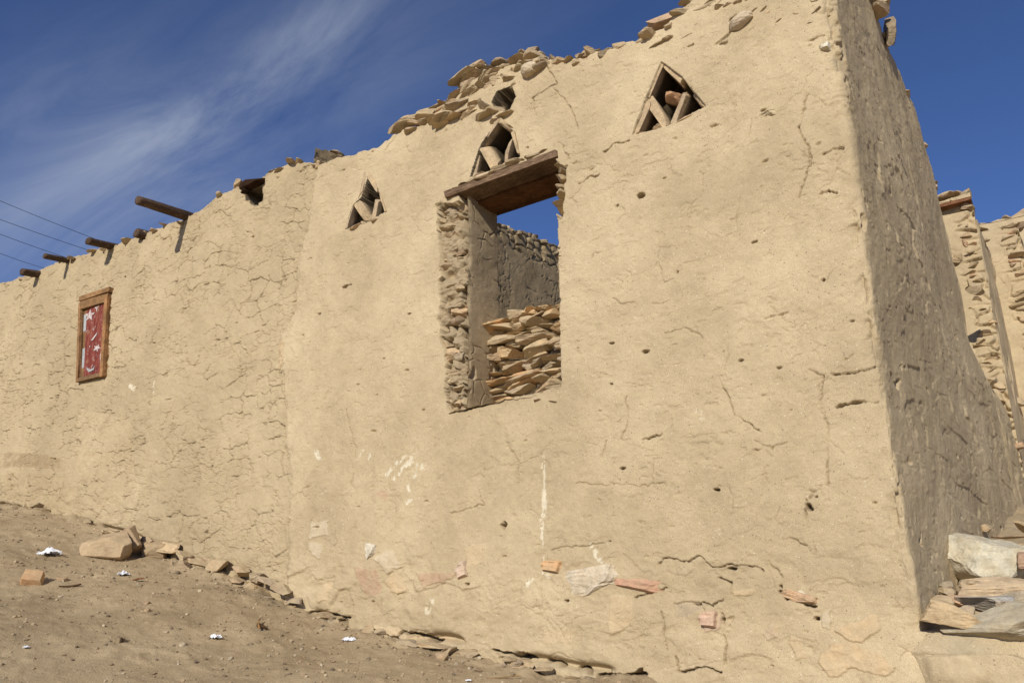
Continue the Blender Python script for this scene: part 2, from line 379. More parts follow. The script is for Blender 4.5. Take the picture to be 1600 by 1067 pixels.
gc = np.zeros((len(gv), 4), np.float32); gc[:, :3] = (0.42, 0.33, 0.21); gc[:, 3] = (0.85 * sst(gv[:, 0], -0.1, 0.05) * sst(gv[:, 1], -0.1, 0.2) * (1 - sst(gv[:, 0], 3, 5)))
o = mesh_np('ground', gv, gridF(len(gy), len(gx)), SOIL, None, gc); tag(o, kind='structure')
def gz(x, y): return float(ground_full(np.array([x]), np.array([y]))[0])
def on_ground(px, py):
    """spot of the ground seen at a spot of the photograph"""
    d = raydir(px, py); lo = None
    for t in np.arange(2.0, 14, 0.01):
        p = CAM + d * t
        if p[2] <= float(ground_h(p[0], p[1])): return p
    return p

# ------------------------------------------------------------------ the house: one continuous skin for front wall, corner and side wall
house = bpy.data.objects.new('ruined_house', None); C.objects.link(house)
tag(house, 'sunlit mud house ruin with a lintelled opening, three triangular vents and a red shutter', 'house')

R_ = 0.05
def ds_front(x):
    D = math.hypot(x - CAM[0], 4.0); return 0.0044 * (D / 4.0) ** 1.5
xs = [-R_]
while xs[-1] > -9.3: xs.append(xs[-1] - ds_front(xs[-1]))
while xs[-1] > -16: xs.append(xs[-1] - 0.05)
xs = np.array(xs[::-1])
plan = [(x, 0.0) for x in xs]
for a in np.linspace(0, 1, 16)[1:-1]:
    th = -math.pi / 2 + a * math.pi / 2; plan.append((-R_ + R_ * math.cos(th), R_ + R_ * math.sin(th)))
SY = np.array([R_, 1.0, 3.3, 3.52, 3.95, 5.5, 8.0, 14]); SX = np.array([0, 0.075, 0.125, 0.13, 0.14, 0.17, 0.25, 0.5])
BYY = [0, 1.0, 2.2, 3.5, 4.1, 5.5, 8, 14]; BXX = [0, 0.082, 0.165, 0.285, 0.345, 0.42, 0.50, 0.62]
y = R_; ysd = []
while y < 4.2: ysd.append(y); y += 0.0065 * ((y + 4) / 4) ** 1.2
while y < 12: ysd.append(y); y += 0.035
plan += [(float(np.interp(q, SY, SX)), q) for q in ysd]
PL = np.array(plan); nc = len(PL)
tang = np.gradient(PL, axis=0); tang /= np.linalg.norm(tang, axis=1)[:, None]
nrm = np.stack([tang[:, 1], -tang[:, 0]], 1)
for _ in range(6): nrm[1:-1] = (nrm[:-2] + nrm[1:-1] * 2 + nrm[2:]) / 4
nrm /= np.linalg.norm(nrm, axis=1)[:, None]
arc = np.concatenate([[0], np.cumsum(np.linalg.norm(np.diff(PL, axis=0), axis=1))]); icr = len(xs); arc -= arc[icr]     # s: 0 at the corner
TOP = [(-16, 3.55)] + [xz(*p) for p in [(0, 440), (60, 419), (100, 402), (130, 396), (200, 369), (250, 352), (285, 342), (310, 324), (340, 302), (370, 289), (400, 282), (425, 266), (452, 254), (478, 253), (500, 257), (530, 246), (560, 240), (590, 233), (612, 210), (640, 198), (690, 184), (704, 158), (735, 128), (760, 114), (800, 100), (850, 95), (900, 95), (945, 80), (985, 66), (1010, 56), (1040, 44), (1062, 24), (1085, 2), (1120, -12)]]
TX = [p[0] for p in TOP] + [-0.5, 0.0]; TZ = [p[1] for p in TOP] + [3.72, 3.80]
ztf = np.interp(xs, TX, TZ)
zts = np.interp(PL[icr:, 1], [0, 0.9, 1.3, 1.5, 2.4, 3.3, 3.45, 3.52, 3.62, 3.8, 4.1, 5.0, 6.0, 8, 12], [3.80, 3.82, 3.82, 3.74, 3.74, 3.62, 3.50, 2.75, 1.95, 1.80, 1.74, 1.88, 2.2, 2.7, 2.9])
zt = np.concatenate([ztf, zts])
zt = zt + 0.018 * fbm(arc * 5, arc * 0 + 3, 3, 51) + 0.014 * fbm(arc * 22, arc * 0 + 9, 3, 53) + 0.012 * (voro(arc * 9, arc * 0 + .5, 55)[2] - 0.5)
NR = 940
zb = np.where(np.arange(nc) < icr, np.minimum(gbase(PL[:, 0]) - 0.15, 2), -0.75)
vv = np.linspace(0, 1, NR)[:, None]
Zg = zb[None, :] + vv * (zt - zb)[None, :]
Sg = np.broadcast_to(arc[None, :], Zg.shape).copy()
Xg = np.broadcast_to(PL[:, 0][None, :], Zg.shape); front = (np.arange(nc) < icr)[None, :] & np.ones_like(Zg, bool)
fx = np.where(front, Sg - R_ * 0.57, 9.0)     # world x on the front face
# x of the plane front equals arc minus the fillet offset
fx = np.where(front, np.broadcast_to(PL[:, 0][None, :], Zg.shape), 9.0)

D = np.zeros_like(Zg); CO = np.zeros(Zg.shape + (4,), np.float32)
seam = [xz(*p) for p in [(492, 256), (486, 330), (466, 400), (455, 490), (436, 525), (442, 640), (447, 760), (446, 900), (440, 990)]]
sz = np.array([p[1] for p in seam])[::-1]; sx = np.array([p[0] for p in seam])[::-1]
seamx = np.interp(Zg, sz, sx) + 0.03 * fbm(Zg * 5, Zg * 0 + 1, 3, 61)
leftm = sst(seamx - fx, -0.04, 0.05) * front
sidem = sst(Sg, -0.02, 0.06)
frontm = 1 - sidem
# broad unevenness
D += 0.030 * fbm(Sg * 0.9, Zg * 0.9, 2, 63) + 0.009 * fbm(Sg * 3, Zg * 3.2, 3, 65) + 0.0032 * fbm(Sg * 11, Zg * 11, 3, 67) + 0.0022 * fbm(Sg * 40, Zg * 40, 3, 69)
D -= leftm * 0.030                      # the left stretch of plaster lies a little deeper
wx = Sg + 0.075 * fbm(Sg * 6, Zg * 6, 4, 71); wz = Zg + 0.07 * fbm(Sg * 6, Zg * 6, 4, 73)
# shrinkage cracks, close set on the left
f1, f2, cid = voro(wx * 5.2, wz * 7.6, 75); e = f2 - f1
msk = sst(fbm(Sg * 6, Zg * 6, 3, 77), -0.12, 0.25)
cr = np.clip(1 - e / 0.047, 0, 1) * msk
D -= leftm * 0.022 * cr; D += leftm * 0.007 * (cid - 0.5) * sst(e, 0, 0.1)
CRK = leftm * cr ** 0.7
f1, f2, cid = voro(wx * 12 + 4, wz * 15, 81); e = f2 - f1
msk = sst(fbm(Sg * 5, Zg * 5, 2, 83), 0.0, 0.3)
D -= leftm * 0.010 * np.clip(1 - e / 0.09, 0, 1) * msk; CRK = np.maximum(CRK, 0.6 * leftm * np.clip(1 - e / 0.09, 0, 1) * msk)
# sparse hairlines on the right
rm = frontm * (1 - leftm)
f1, f2, cid = voro(wx * 1.7 + 3, wz * 2.0, 85); e = f2 - f1
msk = sst(fbm(Sg * 3, Zg * 3, 3, 87), 0.05, 0.35)
D -= rm * 0.007 * np.clip(1 - e / 0.010, 0, 1) * msk; CRK = np.maximum(CRK, 0.4 * rm * np.clip(1 - e / 0.010, 0, 1) * msk)
f1, f2, cid = voro(wx * 4 + 1, wz * 5, 89); e = f2 - f1
q_ = rm * np.clip(1 - e / 0.024, 0, 1) * sst(fbm(Sg * 5, Zg * 5, 3, 91), 0.28, 0.5); D -= 0.008 * q_; CRK = np.maximum(CRK, 0.6 * q_)
# crumbled scabs of plaster: little ledges
sc = fbm(Sg * 7, Zg * 12, 4, 93, 0.6)
D += 0.0025 * sst(sc, 0.34, 0.40) - 0.004 * sst(-sc, 0.44, 0.48)
# pits: scattered small holes, wider than tall
def pits(sxs, szs, k, thr, r0, depth, mask):
    global D
    f1, f2, cid = voro(Sg * sxs + 0.2 * fbm(Sg * 9, Zg * 9, 2, k), Zg * szs + 0.15 * fbm(Sg * 14, Zg * 14, 2, k + 1), k); f1 = f1 + r0 * 0.5 * fbm(Sg * 40, Zg * 40, 2, k + 2)
    D -= mask * depth * (cid > thr) * np.clip(1 - f1 / (r0 * (0.5 + 0.5 * hsh(np.floor(cid * 9999), np.floor(cid * 777), 3))), 0, 1) ** 0.6
pits(4, 10, 101, 0.92, 0.09, 0.020, frontm)
pits(12, 28, 103, 0.93, 0.18, 0.008, frontm)
# side wall: rain-run, streaked, pitted
D += sidem * (0.016 * fbm(Sg * 1.6, Zg * 1.2, 3, 111) + 0.0075 * fbm(Sg * 2.4, Zg * 2.8, 4, 113) + 0.0035 * fbm(Sg * 7, Zg * 12, 4, 115))
D -= sidem * 0.006 * sst(fbm(Sg * 1.8, Zg * 2.2, 5, 117, 0.6), 0.26, 0.32) * sst(fbm(Sg * 1.4, Zg * 1.3, 2, 119), -0.1, 0.3)
pits(1.6, 4.5, 121, 0.80, 0.10, 0.035, sidem)
los = sst(fbm(Sg * 0.9 + 3, Zg * 1.0, 5, 125, .6), 0.10, 0.16)       # patches where the render has fallen off
D -= sidem * 0.009 * los; D += sidem * los * 0.008 * (voro(Sg * 2.6, Zg * 9, 127)[2] - .4)
pits(5, 13, 123, 0.93, 0.20, 0.012, sidem)
# eroded corner
cornr = np.exp(-(Sg / 0.07) ** 2)
D -= cornr * (0.012 + 0.022 * fbm(Zg * 3, Sg * 3, 3, 131) + 0.004 * fbm(Zg * 9, Sg * 9, 2, 135))
D -= np.exp(-((Sg - .04) / 0.06) ** 2) * (0.030 * sst(fbm(Zg * 5, Sg * 6, 4, 133, .6), 0.12, 0.30) + 0.010 * fbm(Zg * 11, Sg * 11, 3, 137))
# lower zone of the front: rougher, stone pressing through
gbz = gbase(np.where(front, PL[:, 0][None, :], 0)); hb = Zg - gbz
lowm = frontm * sst(-(hb), -0.55, -0.05) * sst(-Sg, .06, .28)
lowm2 = frontm * np.exp(-((Zg + 0.18 * (Sg + 1.6) * 0 - (0.17)) / 0.22) ** 2) * (Sg > -5.2)
f1, f2, cid = voro(wx * 5, wz * 9, 141)
D += (0.7 * lowm + 0.5 * lowm2) * (0.020 * (cid - 0.5) * sst(f2 - f1, 0, 0.15) + 0.012 * fbm(Sg * 8, Zg * 14, 3, 143))
# ragged undercut along the foot
und = frontm * sst(-Sg, .06, .28) * np.exp(-((hb - 0.035 - 0.04 * fbm(Sg * 2.5, Sg * 0, 3, 145)) / 0.022) ** 2) * sst(fbm(Sg * 3.2, Sg * 0 + 4, 3, 147), -0.15, 0.2)
D -= 0.06 * und
# hand read cracks
CR = [
 ([(855, 130), (890, 165), (905, 205)], 3, 9), ([(1263, 150), (1249, 199), (1267, 240), (1267, 259), (1249, 311)], 3, 10), ([(1245, 73), (1270, 64), (1288, 56)], 4, 16),
 ([(1288, 242), (1303, 234), (1320, 234)], 4, 14), ([(1282, 306), (1296, 300), (1309, 303)], 5, 18), ([(1345, 394), (1362, 390), (1368, 380)], 5, 20),
 ([(1114, 576), (1129, 602), (1140, 621), (1147, 647), (1165, 660), (1189, 675)], 3, 12), ([(1264, 576), (1286, 587), (1279, 640), (1292, 662), (1292, 756)], 3, 10),
 ([(1305, 636), (1324, 630), (1350, 625), (1372, 628)], 5, 20), ([(1297, 584), (1350, 580), (1368, 572), (1390, 568)], 4, 15), ([(1005, 689), (1035, 677)], 4, 14),
 ([(948, 689), (943, 715)], 3, 12), ([(979, 621), (981, 659), (971, 689)], 3, 8), ([(900, 756), (1042, 758)], 3, 6), ([(1305, 411), (1290, 437)], 3, 12), ([(1200, 520), (1188, 560)], 2.5, 8),
 ([(1023, 890), (1038, 873), (1075, 876), (1088, 867), (1111, 882), (1139, 884), (1167, 882), (1191, 893)], 3.5, 14), ([(1121, 902), (1141, 909), (1142, 930)], 4, 16),
 ([(1202, 844), (1203, 862), (1197, 878), (1222, 902)], 3, 12), ([(1219, 921), (1228, 933), (1274, 948)], 6, 26), ([(1127, 960), (1127, 982), (1133, 1010), (1128, 1046)], 4, 16),
 ([(1032, 954), (1036, 979), (1041, 1019)], 3, 12), ([(1055, 1028), (1056, 1048), (1102, 1043), (1127, 1049)], 5, 22), ([(934, 1057), (961, 1054), (986, 1057), (1001, 1046), (1016, 1042)], 11, 60),
 ([(1259, 780), (1259, 814), (1265, 832), (1272, 859)], 3, 12), ([(1220, 840), (1245, 845), (1258, 855)], 3, 12), ([(1262, 775), (1282, 755)], 3, 10),
 ([(550, 990), (578, 982), (619, 996), (628, 987), (644, 988), (675, 1001), (700, 1001)], 9, 50), ([(769, 1017), (806, 1024), (812, 1020), (831, 1027), (853, 1031), (881, 1042), (912, 1043), (937, 1057)], 9, 50),
 ([(469, 956), (490, 956), (509, 962), (525, 962), (547, 965)], 7, 40), ([(1085, 940), (1110, 948), (1130, 938)], 4, 14),
 ([(880, 230), (895, 262)], 3, 12), ([(905, 290), (935, 272)], 4, 16), ([(1240, 178), (1262, 172)], 3, 10), ([(640, 180), (600, 235)], 3, 8),
 ([(893, 925), (935, 918), (962, 905)], 6, 26), ([(990, 934), (1040, 918)], 5, 18), ([(860, 860), (940, 848)], 3, 8),
 ([(745, 760), (752, 790), (700, 800)], 3, 8), ([(790, 690), (810, 720), (806, 760)], 3, 8), ([(845, 90), (870, 130), (830, 150), (835, 180)], 4, 12), ([(1120, 75), (1150, 45)], 7, 26), ([(945, 240), (965, 226), (985, 222)], 4, 18),
 ([(540, 640), (555, 700), (545, 760)], 3, 8), ([(1180, 690), (1205, 700), (1230, 690)], 3, 7), ([(960, 470), (1010, 480), (1050, 470)], 3, 7), ([(1195, 500), (1230, 485)], 3, 8), ([(1040, 520), (1075, 515), (1100, 530)], 3, 7),
]
for k, (pl, w, dep) in enumerate(CR):
    q = [xz(*p) for p in pl]
    for a, b in zip(q[:-1], q[1:]):
        x0, x1 = min(a[0], b[0]) - .08, max(a[0], b[0]) + .08; z0, z1 = min(a[1], b[1]) - .08, max(a[1], b[1]) + .08
        ci = np.where((xs >= x0) & (xs <= x1))[0]
        if not len(ci): continue
        c0, c1 = ci[0], ci[-1] + 1; X_ = np.broadcast_to(xs[c0:c1][None, :], (NR, c1 - c0)); Z_ = Zg[:, c0:c1]
        d = dseg(X_ + 0.012 * fbm(X_ * 25, Z_ * 25, 3, k), Z_ + 0.020 * fbm(X_ * 22, Z_ * 22, 4, k + 50), a, b)
        wd = w * 0.00075 * (0.55 + 0.9 * vnoise(X_ * 18, Z_ * 18, k)) + 0.0012
        g_ = np.clip(1.25 - d / wd, 0, 1) * sst(vnoise(X_ * 11 + k, Z_ * 11, k + 9), .12, .5); D[:, c0:c1] -= dep * 0.0018 * g_; CRK[:, c0:c1] = np.maximum(CRK[:, c0:c1], min(1, .3 + dep * .02) * g_)
sd_ = np.abs(fx - seamx)
D -= front * 0.030 * np.clip(1 - sd_ / 0.012, 0, 1) * sst(fbm(Zg * 5, Zg * 0, 3, 151), -0.15, 0.2)
D -= front * 0.02 * np.exp(-(sd_ / 0.05) ** 2) * np.abs(fbm(Sg * 12, Zg * 12, 3, 153))
PT = [(1060, 427, 4, 8), (1012, 549, 9, 5), (957, 536, 5, 4), (1132, 550, 5, 3), (1157, 564, 5, 3), (1215, 574, 5, 3), (1180, 380, 11, 5), (1287, 437, 4, 7), (1333, 500, 6, 3), (975, 732, 7, 4), (1120, 765, 7, 6), (1262, 790, 6, 9),
      (540, 448, 11, 5), (965, 322, 5, 5), (1005, 306, 9, 8), (950, 845, 6, 4), (1141, 888, 8, 4), (1218, 915, 4, 8), (1128, 970, 4, 10), (1275, 965, 5, 7), (884, 938, 5, 4), (731, 912, 5, 4), (582, 940, 3, 4), (1000, 1052, 14, 8), (812, 1024, 12, 8),
      (275, 365, 4, 10), (190, 430, 3, 4), (500, 490, 4, 3), (640, 490, 5, 3), (1386, 505, 6, 12), (1395, 600, 6, 6), (800, 505, 3, 3), (1193, 175, 9, 5), (1275, 775, 3, 3), (1370, 470, 5, 4), (1040, 280, 4, 3), (955, 600, 3, 3), (1235, 640, 3, 3),
      (1135, 70, 10, 5), (1150, 30, 12, 6), (1080, 75, 9, 4), (785, 820, 6, 12), (660, 640, 3, 3), (600, 560, 4, 2), (560, 600, 4, 2)]
for k, (px, py, rx, ry) in enumerate(PT):
    cx, cz = xz(px, py); s = math.hypot(cx - CAM[0], 4) * 1.1 / FPX
    rx = rx * s * 0.75; rz = ry * s * 0.45
    ci = np.where(np.abs(xs - cx) < 3 * rx)[0]
    if not len(ci): continue
    c0, c1 = ci[0], ci[-1] + 1; X_ = np.broadcast_to(xs[c0:c1][None, :], (NR, c1 - c0)); Z_ = Zg[:, c0:c1]
    r = np.hypot((X_ - cx) / rx, (Z_ - cz) / rz) + 0.9 * fbm(X_ * 45, Z_ * 45, 3, k)
    r = r + 0.35 * (X_ - cx) / rx * np.sin(k) ; g_ = sst(-r, -1.0, -0.55); D[:, c0:c1] -= 0.055 * g_; CRK[:, c0:c1] = np.maximum(CRK[:, c0:c1], .8 * g_)

# stone lying bare in the plaster (rgb, outline in the photo, relief)
PK = (0.50, 0.36, 0.26); PE = (0.56, 0.41, 0.24); RB = (0.40, 0.235, 0.155); PA = (0.56, 0.47, 0.33); GR = (0.24, 0.20, 0.16)
ST = [
 ([(552, 885), (590, 890), (595, 925), (570, 928)], RB, .004, .55), ([(585, 872), (614, 858), (629, 886), (605, 897)], PA, .010, .8), ([(600, 905), (621, 894), (636, 920), (612, 926)], PE, .010, .7),
 ([(650, 893), (712, 895), (705, 905), (665, 918)], RB, .006, .55), ([(483, 815), (510, 813), (513, 835), (482, 842)], PA, .008, .7), ([(482, 845), (507, 850), (500, 872), (484, 868)], PA, .006, .6), ([(500, 915), (520, 910), (515, 940), (497, 940)], PE, .008, .4),
 ([(1302, 985), (1330, 968), (1370, 960), (1376, 985), (1345, 1000), (1330, 1004)], PE, .008, .7), ([(1280, 1020), (1310, 1003), (1335, 1010), (1370, 1020), (1398, 1038), (1380, 1052), (1330, 1045), (1300, 1058), (1276, 1040)], PE, .010, .75),
 ([(950, 930), (985, 930), (990, 975), (952, 995)], PE, .005, .45), ([(1140, 922), (1181, 920), (1168, 933), (1145, 934)], PE, .006, .6), ([(430, 533), (443, 530), (441, 560), (431, 578)], PE, .012, .8),
 ([(1095, 958), (1127, 960), (1120, 985), (1098, 990)], PK, .008, .7), ([(1050, 940), (1090, 938), (1100, 950), (1060, 965)], GR, -.012, .4), ([(1280, 962), (1300, 950), (1296, 985), (1282, 980)], PA, .008, .6), ([(1230, 992), (1252, 1000), (1262, 1030), (1242, 1030)], PE, .004, .5),
 ([(585, 768), (605, 766), (604, 780), (588, 780)], (0.46, 0.27, 0.18), 0, .6), ([(725, 855), (760, 850), (758, 880), (730, 885)], PE, .004, .35),
 ([(1190, 985), (1215, 975), (1220, 1000)], PE, .003, .4), ([(850, 985), (900, 980), (890, 1005), (845, 1003)], PE, .003, .3),
 ([(1188, 988), (1206, 976), (1218, 990), (1200, 1000)], PK, .004, .3),
 ([(540, 985), (600, 990), (640, 1001), (700, 1004), (700, 996), (640, 988), (590, 975)], PE, .006, .45),
 ([(0, 706), (60, 708), (96, 716), (90, 735), (40, 730), (0, 732)], (0.27, 0.195, 0.105), 0, .75),
 ([(0, 735), (90, 740), (150, 800), (90, 806), (0, 778)], (0.36, 0.27, 0.15), 0, .55),
 ([(120, 640), (200, 655), (210, 770), (150, 800), (110, 720)], (0.37, 0.28, 0.16), 0, .45),
]
for k, (pl, rgb, rel, al) in enumerate(ST):
    q = [xz(*p) for p in pl]; ax_ = [p[0] for p in q]
    ci = np.where((xs > min(ax_) - .1) & (xs < max(ax_) + .1))[0]; c0, c1 = ci[0], ci[-1] + 1
    X_ = np.broadcast_to(xs[c0:c1][None, :], (NR, c1 - c0)) ; Z_ = Zg[:, c0:c1]
    X2 = X_ + 0.018 * fbm(X_ * 20, Z_ * 20, 3, k + 7); Z2 = Z_ + 0.018 * fbm(X_ * 20, Z_ * 20, 3, k + 70)
    m = inpoly(X2, Z2, q).astype(float)
    D[:, c0:c1] += rel * m
    if rel > 0: D[:, c0:c1] = np.where(m > 0, D[:, c0:c1] * 1.0 + 0.004 * fbm(X_ * 9, Z_ * 9, 2, k), D[:, c0:c1])
    soft = m
    if rel == 0 or rel == .005:
        soft = m.copy()
        for _ in range(14): soft[1:-1, 1:-1] = (soft[:-2, 1:-1] + soft[2:, 1:-1] + soft[1:-1, :-2] + soft[1:-1, 2:]) / 4
    aa = al * soft * np.clip(0.75 + 0.6 * fbm(X_ * 22, Z_ * 22, 3, k + 3), 0.1, 1)
    CO[:, c0:c1, :3] = np.where(aa[..., None] > 0, np.array(rgb, np.float32), CO[:, c0:c1, :3]); CO[:, c0:c1, 3] = np.maximum(CO[:, c0:c1, 3], aa)
# whitewash: smears, a drip, scratches
WH = (0.66, 0.60, 0.45)
WS = [([(602, 742), (618, 722), (632, 712)], 5), ([(612, 748), (628, 730), (640, 716)], 5), ([(622, 735), (636, 722), (655, 728)], 4), ([(645, 742), (652, 730), (658, 727)], 6), ([(634, 755), (640, 778), (632, 785)], 4),
      ([(493, 706), (497, 716)], 7), ([(849, 712), (848, 760), (850, 800)], 2.5), ([(849, 768), (850, 800), (846, 812)], 5), ([(846, 818), (846, 840)], 4), ([(848, 840), (848, 876)], 1.6), ([(668, 955), (674, 938)], 6),
      ([(826, 912), (832, 900)], 5), ([(1250, 925), (1266, 935)], 3.5), ([(205, 606), (198, 602)], 7), ([(235, 590), (233, 625)], 2.5), ([(1093, 645), (1098, 650)], 6), ([(848, 712), (846, 730)], 2), ([(850, 895), (856, 900)], 4), ([(560, 712), (566, 704)], 3), ([(574, 716), (578, 704)], 3),
      ([(1440, 955), (1446, 962)], 3), ([(924, 852), (930, 866), (940, 880)], 5)]
for k, (pl, w) in enumerate(WS):
    q = [xz(*p) for p in pl]
    for a, b in zip(q[:-1], q[1:]):
        ci = np.where((xs > min(a[0], b[0]) - .08) & (xs < max(a[0], b[0]) + .08))[0]
        if not len(ci): continue
        c0, c1 = ci[0], ci[-1] + 1; X_ = np.broadcast_to(xs[c0:c1][None, :], (NR, c1 - c0)); Z_ = Zg[:, c0:c1]
        d = dseg(X_ + 0.010 * fbm(X_ * 30, Z_ * 30, 3, k), Z_ + 0.010 * fbm(X_ * 30, Z_ * 30, 3, k + 5), a, b)
        aa = 0.8 * sst(-d, -w * 0.0042, -w * 0.002) * sst(fbm(X_ * 55, Z_ * 40, 3, k), -0.25, 0.05)
        CO[:, c0:c1, :3] = np.where((aa > CO[:, c0:c1, 3])[..., None], np.array(WH, np.float32), CO[:, c0:c1, :3]); CO[:, c0:c1, 3] = np.maximum(CO[:, c0:c1, 3], aa)
# colour of the older, greyer plaster (left stretch) and of the unplastered side
def wash(rgb, a):
    global CO
    w = np.where(CO[..., 3] > 0.12, 0, a); CO[..., :3] = np.where((w > 0)[..., None], np.array(rgb, np.float32), CO[..., :3]); CO[..., 3] = np.maximum(CO[..., 3], w)
blot = np.clip(0.5 + 0.9 * fbm(Sg * 1.8, Zg * 1.8, 4, 161), 0, 1)
dirt = np.clip(lowm * 0.45 * blot + leftm * (0.22 + 0.22 * blot) + frontm * 0.35 * sst(fbm(Sg * 1.3 + 5, Zg * 2.2, 4, 163), 0.05, 0.5), 0, 0.6)
def stain(px, py, rx, rz, a, k):
    cx, cz = xz(px, py); return a * front * np.exp(-((fx - cx) / rx) ** 2 - ((Zg - cz) / rz) ** 2) * np.clip(.8 + 1.0 * fbm(Sg * 3.5, Zg * 3.5, 5, k, .6), 0, 1.4)
for q_ in ((790, 740, .50, .55, .55, 181), (800, 850, .8, .22, .45, 182), (1080, 920, .55, .16, .5, 183), (1200, 700, .35, .25, .25, 184), (560, 900, .5, .2, .35, 185), (960, 590, .3, .15, .15, 186), (1340, 860, .2, .3, .25, 187), (660, 660, .4, .4, .15, 188)):
    dirt = np.maximum(dirt, stain(*q_))
dirt = np.clip(dirt, 0, .75)
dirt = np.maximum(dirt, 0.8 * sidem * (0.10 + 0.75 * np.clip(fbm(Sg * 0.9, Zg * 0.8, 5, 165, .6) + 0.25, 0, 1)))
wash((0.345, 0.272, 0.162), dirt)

# dark brown painted into cracks and pits for the shade of their depth
ck = np.clip(CRK, 0, 1) * 0.8; CO[..., :3] = np.where((ck > 0.1)[..., None], np.array((0.20, 0.145, 0.085), np.float32), CO[..., :3]); CO[..., 3] = np.where(ck > 0.1, ck, CO[..., 3])
# openings pushed into the wall's depth
TH = 0.40
OPEN = [xz(*p) for p in [(716, 303), (728, 298), (868, 240), (871, 300), (872, 370), (876, 450), (876, 540), (877, 603), (850, 612), (800, 620), (757, 632), (722, 642), (719, 560), (723, 450), (724, 380)]]
STRIP = [xz(*p) for p in [(680, 318), (722, 312), (727, 450), (722, 560), (722, 641), (697, 640), (692, 560), (684, 512), (687, 450), (690, 400), (682, 350)]]
RSTR = [xz(*p) for p in [(866, 252), (885, 262), (884, 300), (880, 340), (872, 345)]]
NI = {
 'a': [(1035, 99), (1068, 124), (1104, 168), (1078, 182), (1045, 200), (990, 214), (1012, 155)],
 'b': [(778, 188), (798, 203), (812, 244), (790, 254), (770, 268), (735, 276), (745, 240), (752, 222)],
 'c': [(576, 275), (590, 297), (601, 330), (575, 346), (541, 358), (552, 320), (564, 310)]}
HOLES = [([(775, 142), (796, 134), (803, 150), (792, 172), (776, 170), (768, 160)], 0.22), ([(384, 298), (408, 292), (407, 312), (396, 320), (389, 316), (386, 306)], 0.20), ([(124, 462), (169, 450), (160, 587), (118, 597)], 0.10),
         ([(213, 360), (222, 356), (222, 372), (214, 374)], 0.08), ([(1026, 134), (1042, 128), (1028, 152), (1020, 152)], 0.0)]
def recess(poly, depth, jit=0.008, k=0):
    ci = np.where((xs > min(p[0] for p in poly) - .05) & (xs < max(p[0] for p in poly) + .05))[0]; c0, c1 = ci[0], ci[-1] + 1
    X_ = np.broadcast_to(xs[c0:c1][None, :], (NR, c1 - c0)); Z_ = Zg[:, c0:c1]
    m = inpoly(X_ + jit * fbm(X_ * 16, Z_ * 16, 3, k), Z_ + jit * fbm(X_ * 16, Z_ * 16, 3, k + 8), poly)
    D[:, c0:c1] = np.where(m, np.minimum(D[:, c0:c1], -depth + 0.01 * fbm(X_ * 10, Z_ * 10, 3, k)), D[:, c0:c1])
    return m, c0, c1
def recess_shade(r_, a=0.85, dil=False):  # paints the shade inside vents and holes as a near-black colour
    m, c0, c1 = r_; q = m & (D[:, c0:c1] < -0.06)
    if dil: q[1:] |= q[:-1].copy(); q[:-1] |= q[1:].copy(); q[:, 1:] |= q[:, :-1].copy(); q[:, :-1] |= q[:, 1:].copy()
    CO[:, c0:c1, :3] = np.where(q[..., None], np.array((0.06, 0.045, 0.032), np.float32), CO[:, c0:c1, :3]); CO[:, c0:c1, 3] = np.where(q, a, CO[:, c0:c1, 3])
m_, c0_, c1_ = recess(STRIP, 0.045, 0.03, 3)
D[:, c0_:c1_] += m_ * (0.05 * fbm(Sg[:, c0_:c1_] * 9, Zg[:, c0_:c1_] * 16, 4, 301, .6) - 0.08 * sst(fbm(Sg[:, c0_:c1_] * 8, Zg[:, c0_:c1_] * 7, 4, 303, .6), .12, .25))
CO[:, c0_:c1_, :3] = np.where(m_[..., None], np.array((0.29, 0.225, 0.142), np.float32), CO[:, c0_:c1_, :3]); CO[:, c0_:c1_, 3] = np.where(m_, .75, CO[:, c0_:c1_, 3])
recess(RSTR, 0.07, 0.02, 5)
for i, k in enumerate('abc'): recess_shade(recess([xz(*p) for p in NI[k]], 0.30, 0.004, 20 + i), dil=k != 'a')
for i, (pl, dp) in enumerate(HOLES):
    if dp: recess_shade(recess([xz(*p) for p in pl], dp, 0.010 if dp != 0.10 else 0.003, 30 + i), dil=dp > .15)
om, oc0, oc1 = recess(OPEN, TH, 0.012, 7)
op = np.zeros(Zg.shape, bool); op[:, oc0:oc1] = om
# depths become vertices; a clean top and an inner face follow
P3 = np.stack([PL[:, 0][None, :] + nrm[:, 0][None, :] * D, PL[:, 1][None, :] + nrm[:, 1][None, :] * D, Zg], -1)
bat = (1 - sst(Zg, 1.45, 2.25)) * np.where(np.arange(nc) >= icr, (np.interp(PL[:, 1], BYY, BXX) - PL[:, 0]) * sst(PL[:, 1], .06, .5), 0)[None, :]
P3[..., 0] += np.maximum(bat, 0)
n_top = 26; tu = np.linspace(0, 1, n_top + 1)[1:, None]
topz = np.broadcast_to(zt[None, :], (n_top, nc)) + 0.035 * fbm(np.broadcast_to(arc * 6, (n_top, nc)), tu * 3 + 0 * arc, 3, 171) * np.sin(tu * math.pi) + 0.02 * fbm(np.broadcast_to(arc * 30, (n_top, nc)), tu * 14 + 0 * arc, 3, 173) * np.sin(tu * math.pi)
inn = PL.copy(); isf = np.arange(nc) < icr
inn[isf, 1] = TH; inn[isf, 0] = np.minimum(inn[isf, 0], -TH)
inn[~isf, 0] = PL[~isf, 0] - TH; inn[~isf, 1] = np.maximum(PL[~isf, 1], TH)
e0 = P3[-1]
TP = np.stack([e0[None, :, 0] + (inn[None, :, 0] - e0[None, :, 0]) * tu, e0[None, :, 1] + (inn[None, :, 1] - e0[None, :, 1]) * tu, topz], -1)
n_in = 90; iu = np.linspace(0, 1, n_in + 1)[1:, None]
